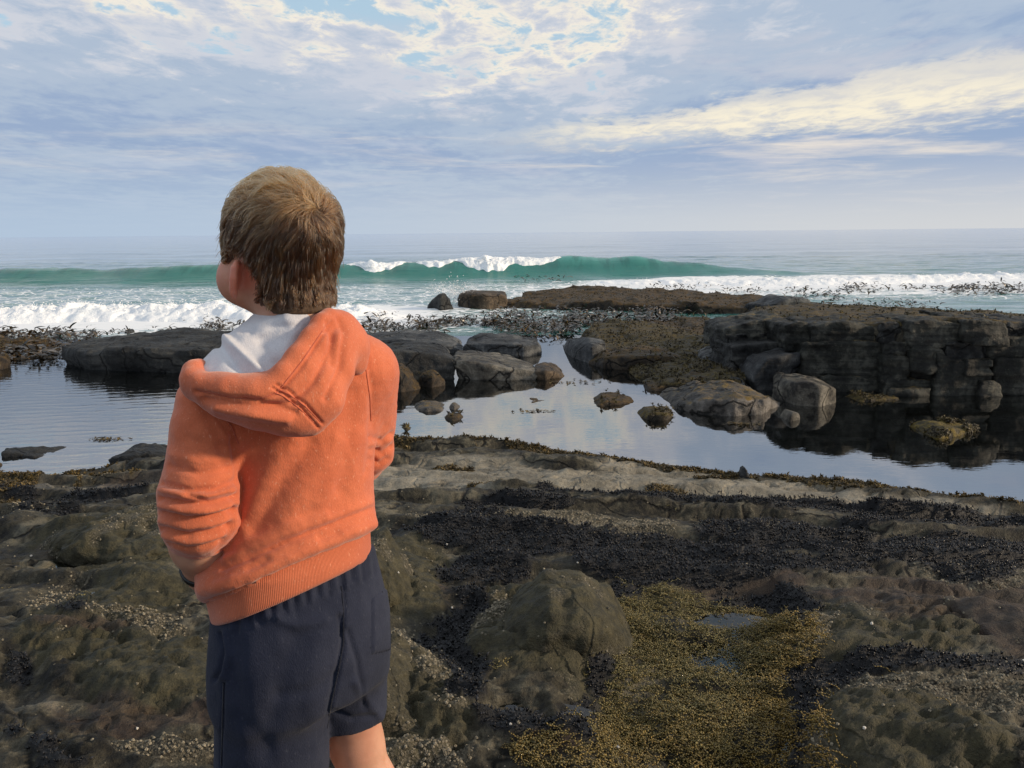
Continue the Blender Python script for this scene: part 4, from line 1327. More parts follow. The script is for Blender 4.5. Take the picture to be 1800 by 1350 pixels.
def build_person():
    # ------------- body: head, neck, trunk, arms with hands, legs with feet in one surface
    g = Field((-.80, 1.05, .38), (.02, 1.95, 1.90), .0048)
    A = [RH, FH, UP]

    def hp(r, f, u):
        return HC + RH * r + FH * f + UP * u
    g.ell(hp(0, -.004, .004), A, (.074, .092, .086), .01)
    g.ell(hp(0, .030, -.06), A, (.060, .072, .070), .03)           # face
    g.ell(hp(0, .046, -.100), A, (.040, .042, .034), .03)          # chin and jaw
    for s_ in (-1, 1):
        g.ell(hp(s_ * .041, .067, -.072), A, (.036, .040, .043), .02)   # cheek
        g.ell(hp(s_ * .030, .086, -.012), A, (.020, .012, .010), .015)  # brow
    g.cone(hp(0, .093, -.020), hp(0, .108, -.046), .008, .012, .012)   # nose
    for s_ in (-1, 1):
        g.ell(hp(s_ * .011, .100, -.049), A, (.008, .009, .006), .006)
        g.ell(hp(s_ * .031, .101, -.024), A, (.013, .010, .008), .006, cut=True)   # eye sockets
    g.ell(hp(0, .094, -.076), A, (.022, .010, .006), .006)          # lips
    g.ell(hp(0, .092, -.086), A, (.018, .010, .007), .006)
    g.ell(hp(0, .104, -.0805), A, (.020, .006, .0016), .003, cut=True)
    for s_ in (-1, 1):                                             # ears
        e_ax = [RH * s_ * .80 - FH * .60, RH * s_ * .60 + FH * .80, UP]
        c_ = hp(s_ * .080, .026, -.068)
        tl = [e_ax[0], (FH * .25 + UP * .97) / np.linalg.norm(FH * .25 + UP * .97), None]
        tl[2] = np.cross(tl[0], tl[1])
        out = (RH * s_ * .78 - FH * .62)
        upv = UP * .97 - FH * .22
        upv = upv - out * (upv @ out) / (out @ out)
        upv /= np.linalg.norm(upv)
        thin = np.cross(out / np.linalg.norm(out), upv)
        E = [out / np.linalg.norm(out), upv, thin]
        g.ell(c_ + E[0] * .003, E, (.020, .032, .0065), .008)
        g.path([c_ + E[0] * .004 + upv * .026, c_ + E[0] * .015 + upv * .018, c_ + E[0] * .017 + upv * .002, c_ + E[0] * .009 - upv * .020, c_ - upv * .029], [.005, .005, .0048, .0048, .006], .005)
        g.ell(c_ + E[0] * .004 + thin * s_ * .008 + upv * .004, E, (.008, .014, .004), .005, cut=True)
    g.cone(hp(0, -.012, -.07), hp(0, -.028, -.20), .053, .062, .03)    # neck
    g.cone(L1 * .62 + R1 * .38, L1 * .38 + R1 * .62, .05, .05, .05)    # shoulders inside the hoodie
    g.cone(L1 * .5 + R1 * .5, PELV, .085, .085, .06)
    # arms and hands (hands rest in the front pocket)
    for (a, b, c_, s_) in ((L1, L2, L3, -1), (R1, R2, R3, 1)):
        g.cone(a, b, .040, .034, .03)
        g.cone(b, b * .55 + c_ * .45 - UP * .006, .050 if s_ < 0 else .038, .047 if s_ < 0 else .034, .02)
        g.cone(b * .55 + c_ * .45 - UP * .006, c_, .046 if s_ < 0 else .034, .028, .02)
        tgt = PELV + FT * .155 + UP * .10 + RT * .03 * s_
        dv = tgt - c_
        dv /= np.linalg.norm(dv)
        w_ = np.cross(dv, UP)
        w_ /= np.linalg.norm(w_)
        up2 = np.cross(w_, dv)
        pc = c_ + dv * .045
        g.ell(pc, [dv, up2, w_], (.042, .034, .014), .015)
        for i_, (off, ln) in enumerate(((.024, .050), (.009, .058), (-.007, .054), (-.022, .042))):
            p0 = pc + dv * .030 + up2 * off
            p1 = p0 + dv * ln * .55
            p2 = p1 + dv * ln * .30 + FT * .0 - w_ * s_ * .012
            g.path([p0, p1, p2], [.0085, .008, .007], .006)
        g.path([pc - dv * .015 + up2 * .026, pc + dv * .010 + up2 * .046, pc + dv * .034 + up2 * .050], [.010, .009, .008], .008)
    # legs
    kn_r, kn_l = H(626, 1305, 1.53), H(476, 1395, 1.40)
    hip_r, hip_l = PELV + RT * .075 - UP * .05, PELV - RT * .075 - UP * .05
    ft_r, ft_l = np.array([kn_r[0] + .045, kn_r[1] + .01, .50]), np.array([kn_l[0] - .01, kn_l[1] + .0, .50])
    for hip, kn, ft in ((hip_r, kn_r, ft_r), (hip_l, kn_l, ft_l)):
        g.cone(hip, kn, .072, .050, .03)
        calf = kn * .62 + ft * .38 - FT * .012
        g.cone(kn, calf, .048, .050, .03)
        g.cone(calf, ft, .050, .031, .03)
        gz = shelf_at(ft[0], ft[1])[0][0]
        hl = np.array([ft[0], ft[1], gz + .035]) - FT * .025
        toe = np.array([ft[0], ft[1], gz + .022]) + FT * .115
        g.cone(ft, hl, .031, .034, .02)
        g.cone(hl, toe, .034, .024, .02)
        sd_ = RT if hip is hip_r else -RT
        for i_, (o_, ln) in enumerate(((-.022, .030), (-.008, .027), (.004, .024), (.015, .020), (.025, .015))):
            g.cone(toe + sd_ * o_, toe + sd_ * o_ + FT * ln - UP * .006, .0115 if i_ == 0 else .009, .009, .006)
    v, q = g.mesh()
    v = relax(v, q, 1, .4)
    me = mesh_from('person', v, q)
    ed = np.linalg.norm(v - hp(-.086, .022, -.066), axis=1)
    ck = np.linalg.norm(v - hp(-.056, .088, -.066), axis=1)
    fattr(me, 'flush', np.maximum(sstep(ed, .048, .018) * .8, sstep(ck, .05, .015) * .5))
    body = put('person', me, M_SKIN, label='child seen from behind in an orange hoodie and navy shorts looking out to sea', category='person')
    base = Vector(body.location)

    def part(name, v, q, mat, parent=body, attrs=None, **kw):
        m_ = mesh_from(name, v, q)
        if attrs:
            for k, a in attrs.items():
                fattr(m_, k, a)
        o = bpy.data.objects.new(name, m_)
        m_.materials.append(mat)
        COL.objects.link(o)
        o.parent = parent
        if parent is body:
            m_.transform(Matrix.Translation(-base))
        else:
            m_.transform(Matrix.Translation(-base))
        for k, x in kw.items():
            o[k] = x
        return o
    # eyes
    me_, te, be = material('eye_white')
    be.inputs['Base Color'].default_value = (.75, .73, .70, 1)
    be.inputs['Roughness'].default_value = .15
    for s_ in (-1, 1):
        e = Field(hp(s_ * .031, .092, -.024) - .02, hp(s_ * .031, .092, -.024) + .02, .0025)
        e.ell(hp(s_ * .031, .090, -.024), A, (.0115, .0115, .0105), .001)
        part('eye', *e.mesh(), me_)

    # ------------- hoodie
    def torso(grow=0.0, zlo=None):
        rows = []
        for (py, cx, Y, a, b) in ((620, 514, 1.45, .100, .075), (650, 516, 1.45, .130, .095), (700, 520, 1.455, .140, .112), (800, 524, 1.455, .135, .118), (870, 522, 1.45, .136, .122), (920, 516, 1.44, .145, .128),
                                  (970, 504, 1.425, .160, .134), (1030, 512, 1.425, .156, .132), (1100, 520, 1.43, .150, .128), (1160, 524, 1.43, .146, .125)):
            p = H(cx, py, Y)
            rows.append((p[2], p[0], p[1], a + grow, b + grow))
        return rows
    HB0, HB1, HB2 = H(370, 1104, 1.36), H(652, 973, 1.535), H(515, 1052, 1.295)
    hn = np.cross(HB1 - HB0, HB2 - HB0)
    hn /= np.linalg.norm(hn)
    if hn[2] > 0:
        hn = -hn                                    # points down, out of the hoodie
    g = Field((-.76, 1.12, .85), (-.06, 1.78, 1.66), .0039)
    g.stack(torso(), FT, RT)
    nb = H(505, 585, 1.43)
    g.cone(L1 * .88 + R1 * .12 + UP * .01, L1 * .12 + R1 * .88 + UP * .01, .058, .058, .05)
    g.cone(L1 * .7 + R1 * .3 + UP * .005, nb, .050, .045, .05)
    g.cone(L1 * .3 + R1 * .7 + UP * .03, nb, .055, .05, .05)
    g.cone(L1 - UP * .012, L1 * .75 + L2 * .25, .056, .057, .045)
    g.cone(R1, R1 * .5 + R2 * .5, .054, .051, .04)
    # lower belly and front pocket bulge with the hands in it
    pk = PELV + FT * .115 + UP * .105
    g.ell(pk, [RT, FT, UP], (.105, .045, .062), .04)
    body_d = g.d.copy()
    arms = Field((-.76, 1.12, .85), (-.06, 1.78, 1.66), .0039)
    Ls = L2 + (L3 - L2) * .36
    arms.path([L1 * .75 + L2 * .25, L1 * .4 + L2 * .6, L2 + np.array([.004, 0, .02]), L2 + np.array([-.002, .008, -.022]), Ls], [.058, .056, .061, .060, .056], .010)
    fd_ = (L3 - L2) / np.linalg.norm(L3 - L2)
    arms.plane(L2 + (L3 - L2) * .36, fd_, .008)
    Rs = R2 + (R3 - R2) * .25
    arms.path([R1 * .7 + R2 * .3, R1 * .35 + R2 * .65, R2, R2 + (R3 - R2) * .2, Rs], [.052, .049, .047, .045, .041], .012)
    g.d = smin(body_d, arms.d, .007)
    # hollow of the neck opening
    g.cone(hp(0, -.026, -.16), hp(0, -.020, -.05), .060, .075, .01, cut=True)
    g.plane(HB0 - hn * .045, hn, .012)
    v, q = g.mesh()
    v = relax(v, q, 2, .5)
    S = [  # bunched left sleeve
        (-.0055, 5, [(284, 850), (335, 862), (380, 860), (412, 846)]), (.0045, 7, [(284, 862), (335, 873), (385, 872), (415, 860)]), (-.008, 5, [(281, 876), (320, 884), (370, 886), (418, 872)]), (.005, 6, [(281, 889), (325, 898), (375, 897), (416, 884)]),
        (-.006, 4, [(330, 870), (365, 880), (402, 870)]), (-.007, 5, [(280, 902), (325, 913), (372, 909), (412, 896)]), (.004, 6, [(282, 916), (330, 927), (375, 922), (408, 910)]), (-.006, 5, [(283, 929), (330, 941), (375, 934), (402, 922)]), (.004, 6, [(287, 942), (330, 954), (370, 947), (396, 938)]),
        (-.0045, 5, [(292, 956), (330, 966), (368, 959), (390, 950)]), (-.004, 6, [(300, 820), (350, 832), (405, 824)]), (.003, 8, [(305, 800), (350, 810), (400, 806)]), (-.003, 8, [(330, 770), (372, 790), (412, 782)]), (-.003, 10, [(352, 706), (380, 760), (400, 820)]),
        # waist: fabric falling over the rib band
        (.010, 17, [(345, 1042), (421, 1012), (540, 962), (650, 918)]), (-.007, 7, [(352, 1062), (430, 1036), (545, 986), (652, 943)]), (-.006, 7, [(395, 1000), (480, 962), (560, 930), (650, 894)]), (.006, 9, [(400, 985), (480, 948), (570, 915), (648, 886)]),
        (-.004, 7, [(440, 1000), (520, 965), (590, 938)]), (-.005, 6, [(560, 946), (610, 925), (650, 912)]), (-.004, 7, [(380, 1020), (430, 1003), (470, 985)]), (.004, 8, [(420, 960), (500, 925), (570, 905)]),
        # soft diagonal drag lines on the back
        (.006, 20, [(425, 925), (462, 850), (512, 775)]), (-.004, 14, [(450, 930), (492, 850), (545, 780)]), (.004, 18, [(500, 915), (548, 840), (590, 780)]), (-.004, 15, [(598, 860), (612, 780), (618, 690)]), (.003, 16, [(566, 880), (600, 820), (632, 770)]),
        (-.0035, 12, [(430, 800), (470, 760), (520, 745)]), (-.005, 7, [(412, 760), (420, 850), (405, 930), (385, 975)]),
        # seam of the right sleeve and its elbow
        (-.003, 6, [(637, 600), (655, 680), (652, 760), (645, 830)]), (-.005, 5, [(655, 770), (672, 776), (690, 762)]), (-.004, 5, [(655, 790), (672, 797), (688, 785)]), (-.004, 5, [(652, 808), (668, 815), (680, 806)]), (.003, 6, [(655, 782), (690, 772)]),
        (-.0025, 4, [(352, 690), (378, 730), (410, 770), (418, 800)])]
    v = folds(v, q, S)
    n_ = vnormals(v, q)
    v = v + n_ * (.0022 * fbm(v[:, 0] * 20, v[:, 1] * 20, v[:, 2] * 13, 3, .55) + .0016 * fbm(v[:, 0] * 45, v[:, 1] * 45, v[:, 2] * 60, 2, .5))[:, None]
    hood_root = part('hoodie', v, q, M_ORANGE)
    # rib band at the hem
    g = Field((-.70, 1.15, .80), (-.10, 1.75, 1.30), .0036)
    g.stack(torso(-.010), FT, RT)
    g.plane(HB0, hn, .008)
    g.plane(HB0 - hn * .062, -hn, .012)
    v, q = g.mesh()
    v = relax(v, q, 1, .5)
    c0 = PELV
    ang = np.arctan2((v - c0) @ FT, (v - c0) @ RT)
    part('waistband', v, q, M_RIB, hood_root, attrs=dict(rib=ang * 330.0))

    # hood lying on the back: outer shell, rim and lining
    rim_px = [(352, 640, 1.310), (338, 648, 1.292), (336, 662, 1.275), (352, 674, 1.262), (400, 684, 1.252), (445, 688, 1.250), (474, 682, 1.258), (496, 656, 1.270), (520, 625, 1.292), (545, 592, 1.322), (564, 566, 1.352), (578, 558, 1.375), (590, 564, 1.398)]
    rim = [H(*p) for p in rim_px]
    g = Field((-.76, 1.12, 1.20), (-.06, 1.70, 1.72), .0028)
    g.path(rim, [.010, .0115, .0125, .013, .0135, .014, .014, .014, .014, .0135, .013, .013, .013], .010)
    drape = [([(345, 684, 1.285), (400, 702, 1.272), (455, 718, 1.275), (505, 732, 1.285), (548, 742, 1.300)], [.018, .022, .024, .023, .014]),
             ([(400, 690, 1.275), (455, 700, 1.272), (510, 705, 1.29)], [.022, .026, .026]),
             ([(548, 740, 1.302), (572, 705, 1.318), (592, 650, 1.352), (603, 606, 1.385), (598, 580, 1.410)], [.014, .021, .022, .020, .016]),
             ([(500, 690, 1.29), (540, 660, 1.31), (570, 612, 1.35), (585, 580, 1.39)], [.025, .024, .020, .016]),
             ([(520, 720, 1.295), (560, 690, 1.31)], [.022, .022]),
             ([(625, 640, 1.42), (618, 606, 1.42), (600, 578, 1.42)], [.02, .022, .02])]
    for pts, rd in drape:
        g.path([H(*p) for p in pts], rd, .034)
    v, q = g.mesh()
    v = relax(v, q, 9, .5)
    S = [(-.0045, 4, [(345, 688), (400, 699), (460, 704), (492, 690), (530, 645), (570, 585), (586, 566)]),       # stitched edge of the rim
         (-.0060, 7, [(360, 702), (420, 712), (470, 716), (515, 708), (550, 672), (578, 620), (590, 575)]), (.006, 8, [(380, 716), (440, 728), (505, 738)]),
         (-.0045, 6, [(572, 700), (598, 645), (606, 585), (596, 560)]),
         (-.004, 2.5, [(480, 682), (498, 690), (530, 716), (560, 752)]), (-.004, 2.5, [(486, 676), (508, 686), (538, 710), (567, 744)]),
         (-.004, 6, [(576, 566), (588, 600), (584, 640)]), (-.004, 6, [(430, 702), (480, 712), (520, 726)])]
    v = folds(v, q, S)
    n_ = vnormals(v, q)
    v = v + n_ * (.0016 * fbm(v[:, 0] * 30, v[:, 1] * 30, v[:, 2] * 22, 3, .5))[:, None]
    hood = part('hood', v, q, M_ORANGE, hood_root)
    rows = [[(440, 556, 1.420), (462, 540, 1.400), (500, 530, 1.385), (540, 528, 1.385), (575, 534, 1.40)],
            [(434, 562, 1.405), (460, 552, 1.380), (500, 545, 1.360), (535, 543, 1.365), (568, 546, 1.385)],
            [(411, 580, 1.372), (442, 574, 1.345), (482, 570, 1.340), (520, 569, 1.344), (553, 570, 1.368)],
            [(384, 604, 1.350), (420, 602, 1.318), (466, 601, 1.326), (508, 600, 1.330), (533, 598, 1.352)],
            [(360, 628, 1.325), (400, 634, 1.292), (448, 636, 1.288), (490, 634, 1.305), (508, 630, 1.322)],
            [(341, 650, 1.300), (385, 662, 1.272), (436, 667, 1.268), (472, 666, 1.276), (486, 660, 1.290)],
            [(338, 668, 1.300), (385, 682, 1.280), (440, 690, 1.275), (480, 688, 1.285), (500, 672, 1.300)]]
    C = np.array([[H(*p) for p in r_] for r_ in rows])
    nu, nv = 70, 80

    def catmull(P, n):
        m = len(P)
        t = np.linspace(0, m - 1 - 1e-6, n)
        i = np.floor(t).astype(int)
        u = (t - i).reshape((-1,) + (1,) * (P.ndim - 1))
        g_ = lambda k: P[np.clip(k, 0, m - 1)]
        p0, p1, p2, p3 = g_(i - 1), g_(i), g_(i + 1), g_(i + 2)
        return .5 * (2 * p1 + (p2 - p0) * u + (2 * p0 - 5 * p1 + 4 * p2 - p3) * u ** 2 + (3 * p1 - p0 - 3 * p2 + p3) * u ** 3)
    G = catmull(C, nv)
    G = catmull(G.transpose(1, 0, 2), nu).transpose(1, 0, 2)        # (nv, nu, 3)
    V = G.reshape(-1, 3)
    a, b = np.meshgrid(np.arange(nv - 1), np.arange(nu - 1), indexing='ij')
    i0 = (a * nu + b).ravel()
    q = np.stack([i0, i0 + nu, i0 + nu + 1, i0 + 1], 1)
    n_ = vnormals(V, q)
    if (n_ * (CAM - V)).sum() < 0:
        q = q[:, ::-1]
    V = folds(V, q, [(.007, 7, [(398, 596), (430, 628), (470, 664)]), (-.006, 8, [(384, 606), (410, 640), (440, 668)]), (-.003, 10, [(440, 585), (480, 612), (500, 640)]), (.003, 12, [(505, 560), (520, 580), (510, 620)]), (-.003, 7, [(425, 580), (470, 572), (520, 575)])])
    n_ = vnormals(V, q)
    V = V + n_ * (.0018 * fbm(V[:, 0] * 28, V[:, 1] * 28, V[:, 2] * 28, 3))[:, None]
    inner = V - n_ * .006
    N0 = len(V)
    V2 = np.concatenate([V, inner])
    ring = np.concatenate([np.arange(nu), np.arange(1, nv) * nu + nu - 1, (nv - 1) * nu + np.arange(nu - 2, -1, -1), np.arange(nv - 2, 0, -1) * nu])
    rn = np.roll(ring, -1)
    side = np.stack([ring, rn, rn + N0, ring + N0], 1)
    part('hood_lining', V2, np.concatenate([q, q[:, ::-1] + N0, side]), M_LINING, hood_root, label='pale grey marl lining of the hood')
    # sewn seams: fine cords laid on the cloth
    from mathutils.bvhtree import BVHTree
    M_SEAM = mat_cloth('orange_seam_thread', (.46, .10, .048), (.50, .11, .055), (.55, .15, .08))

    def seam(parent, line, mat, rad=.0011, owner=None):
        me_ = owner.data
        vs = np.empty(len(me_.vertices) * 3, np.float32)
        me_.vertices.foreach_get('co', vs)
        vs = vs.reshape(-1, 3) + np.array(base)
        key = owner.name
        if key not in TREES:
            TREES[key] = BVHTree.FromPolygons([Vector(x) for x in vs], [tuple(p.vertices) for p in me_.polygons])
        L_ = np.array(line, float)
        sg = np.r_[0, np.cumsum(np.hypot(*np.diff(L_, axis=0).T))]
        tt = np.linspace(0, sg[-1], max(6, int(sg[-1] / 4)))
        pts_ = []
        for a_, b_ in zip(np.interp(tt, sg, L_[:, 0]), np.interp(tt, sg, L_[:, 1])):
            hit_ = TREES[key].ray_cast(Vector(CAM), Vector(ray(a_, b_)).normalized())
            if hit_[0] is not None:
                pts_.append(np.array(hit_[0]) + np.array(hit_[1]) * rad * .25)
        pts_ = np.array(pts_)
        if len(pts_) < 4:
            return
        tg = np.gradient(pts_, axis=0)
        tg /= np.linalg.norm(tg, axis=1)[:, None] + 1e-9
        s1 = np.cross(tg, (CAM - pts_) / np.linalg.norm(CAM - pts_, axis=1)[:, None])
        s1 /= np.linalg.norm(s1, axis=1)[:, None] + 1e-9
        s2 = np.cross(tg, s1)
        V_ = np.concatenate([(pts_ + rad * (math.cos(a_) * s1 + math.sin(a_) * s2))[:, None] for a_ in np.arange(5) * 2 * math.pi / 5], 1).reshape(-1, 3)
        n5 = len(pts_)
        Q_ = np.array([(i_ * 5 + k_, i_ * 5 + (k_ + 1) % 5, i_ * 5 + 5 + (k_ + 1) % 5, i_ * 5 + 5 + k_) for i_ in range(n5 - 1) for k_ in range(5)])
        part('seam', V_, Q_, mat, parent)
    TREES = {}
    for ln_ in ([(482, 690), (500, 698), (528, 720), (556, 748)], [(488, 684), (508, 693), (536, 714), (563, 742)], [(350, 686), (400, 697), (455, 702), (486, 690), (528, 638), (566, 582)]):
        seam(hood_root, ln_, M_SEAM, .0011, hood)
    for ln_ in ([(356, 702), (384, 722), (408, 750), (420, 780)], [(628, 612), (643, 650), (650, 700), (652, 740)]):
        seam(hood_root, ln_, M_SEAM, .0012, hood_root)
    # black strap at the wrist, half hidden by the pocket
    mb, tb, bb = material('black_strap')
    bb.inputs['Base Color'].default_value = (.008, .008, .010, 1)
    bb.inputs['Roughness'].default_value = .45
    g = Field(L3 - .07, L3 + .07, .003)
    ax_ = (L3 - L2) / np.linalg.norm(L3 - L2)
    g.cone(L3 - ax_ * .030, L3 - ax_ * .010, .0385, .034, .002)
    g.plane(L3 - ax_ * .012, ax_, .002)
    g.plane(L3 - ax_ * .030, -ax_, .002)
    part('wrist_strap', *g.mesh(), mb)

    # ------------- shorts
    g = Field((-.72, 1.10, .62), (-.10, 1.80, 1.20), .0044)
    rows = []
    for (py, cx, Y, a, b) in ((960, 520, 1.44, .138, .112), (1010, 522, 1.44, .148, .122), (1060, 528, 1.44, .153, .132), (1110, 531, 1.44, .156, .138), (1160, 530, 1.44, .156, .138), (1200, 528, 1.44, .152, .132)):
        p = H(cx, py, Y)
        rows.append((p[2], p[0], p[1], a, b))
    g.stack(rows, FT, RT, 2.2)
    hl_, hr_ = H(480, 1160, 1.395), H(596, 1130, 1.50)
    bl_, br_ = H(478, 1470, 1.40), H(616, 1330, 1.535)
    g2 = Field((-.72, 1.10, .62), (-.10, 1.80, 1.20), .0044)
    g2.cone(hl_, bl_, .098, .106, .01)
    hem = H(625, 1284, 1.46)[2]
    g2.plane((0, 0, hem - .045), (0.0, 0, -1), .003)
    g2.d = smin(g.d, g2.d, .05)
    g3 = Field((-.72, 1.10, .62), (-.10, 1.80, 1.20), .0044)
    g3.cone(hr_, br_, .088, .078, .01)
    g3.plane((0, 0, hem), (0.0, 0, -1), .003)
    g3.d = smin(g.d, g3.d, .05)
    g.d = smin(g2.d, g3.d, .010)
    g.plane(H(524, 990, 1.44) - hn * -.02, -hn, .01)
    # open leg bottoms
    g.cone(bl_ + (hl_ - bl_) * .1, bl_ - (hl_ - bl_) * .2, .097, .099, .004, cut=True)
    g.cone(br_ + (hr_ - br_) * .12, br_ - (hr_ - br_) * .3, .071, .070, .004, cut=True)
    v, q = g.mesh()
    v = relax(v, q, 2, .5)
    S = [(-.006, 5, [(598, 1085), (604, 1130), (594, 1180), (580, 1240), (573, 1290)]), (.004, 22, [(566, 1120), (548, 1220), (552, 1330)]), (-.003, 18, [(520, 1120), (495, 1200), (470, 1330)]),
         (.003, 22, [(440, 1120), (445, 1220), (425, 1330)]), (-.003, 14, [(410, 1180), (425, 1260), (470, 1320)]), (-.006, 4, [(386, 1115), (394, 1140), (386, 1180), (376, 1195)]), (.006, 6, [(398, 1112), (404, 1150), (392, 1190)]),
         (-.0035, 2.2, [(393, 1200), (390, 1280), (388, 1350)]),
         (-.004, 5, [(612, 1110), (628, 1160), (640, 1240)]), (.004, 8, [(625, 1200), (650, 1240), (668, 1262)]), (-.004, 5, [(590, 1252), (620, 1264), (655, 1258)]),
         (-.003, 2.2, [(602, 1012), (607, 1060), (602, 1120)]), (.004, 10, [(470, 1080), (520, 1100), (570, 1090)]), (-.003, 12, [(590, 1190), (540, 1215), (490, 1222)])]
    for k_ in range(26):                                             # gathers under the elastic waist
        t_ = (k_ + .5) / 26
        x_, y_ = 400 + t_ * 262, 1098 - t_ * 112
        S.append((-.0028 if k_ % 2 else .0022, 3.0, [(x_, y_ - 14), (x_ + 3, y_ + 14 + 12 * math.sin(k_ * 2.1) ** 2)]))
    v = folds(v, q, S)
    n_ = vnormals(v, q)
    v = v + n_ * (.0026 * fbm(v[:, 0] * 16, v[:, 1] * 16, v[:, 2] * 10, 3, .55))[:, None]
    shorts = part('shorts', v, q, M_NAVY)
    M_NSEAM = mat_cloth('navy_seam_thread', (.008, .010, .020), (.012, .014, .026), (.02, .02, .03))
    for ln_ in ([(600, 1030), (604, 1080), (604, 1130), (595, 1180), (582, 1240), (575, 1280)], [(393, 1200), (391, 1270), (389, 1345)], [(655, 1056), (655, 1146), (684, 1140)], [(656, 1062), (684, 1042)]):
        seam(shorts, ln_, M_NSEAM, .0012, shorts)
    # patch pocket on the seat, drawn from the cloth below it
    px, py, zc = project(v)
    quad = np.array([(653, 1052), (684, 1030), (686, 1142), (653, 1150)], float)
    sdq = poly_sdf(px, py, quad)
    fc = (vnormals(v, q) * (CAM - v)).sum(1) > -.05
    vv, qq = keep(v + n_ * (.0035 * sstep(sdq, 0, -2.5))[:, None], q, (sdq < 2.5) & fc)
    if len(qq):
        part('pocket', vv, qq, M_NAVY, shorts)
    return body, base, hp, A, part


PERSON, PBASE, HPF, HAX, PPART = build_person()


# ------------- hair: single strands lying on the skull
def head_sdf(P):
    d = None
    for (c_, r_, k_) in ((HPF(0, -.004, .004), (.074, .092, .086), .01), (HPF(0, .030, -.06), (.060, .066, .070), .03)):
        p = np.stack([(P - c_) @ RH, (P - c_) @ FH, (P - c_) @ UP], 1)
        r_ = np.array(r_)
        k0 = np.linalg.norm(p / r_, axis=1)
        k1 = np.linalg.norm(p / r_ ** 2, axis=1)
        e = k0 * (k0 - 1) / np.maximum(k1, 1e-6)
        d = e if d is None else smin(d, e, k_)
    a, b = HPF(0, -.012, -.07), HPF(0, -.028, -.20)
    ab = b - a
    t = np.clip(((P - a) @ ab) / (ab @ ab), 0, 1)
    d = smin(d, np.linalg.norm(P - a - t[:, None] * ab, axis=1) - (.053 + .009 * t), .03)
    return d


def head_grad(P):
    e = 1e-3
    g = np.stack([head_sdf(P + np.eye(3)[i] * e) - head_sdf(P - np.eye(3)[i] * e) for i in range(3)], 1)
    return g / np.maximum(np.linalg.norm(g, axis=1), 1e-9)[:, None]


def hair_region(P):
    """positive where hair grows (head frame: right, forward, up)"""
    r, f, u = (P - HC) @ RH, (P - HC) @ FH, (P - HC) @ UP
    # lower hairline: forehead high, sideburn by the ear, nape low
    low = np.interp(f, [-.12, -.06, -.030, -.004, .014, .032, .050, .066, .086, .12], [-.126, -.128, -.124, -.104, -.045, -.045, -.070, -.050, .015, .045])
    ear = np.hypot(f - .020, (u + .064) * .72) - .033
    m = np.minimum(u - low, np.where(np.abs(r) > .045, ear, 1))
    return m


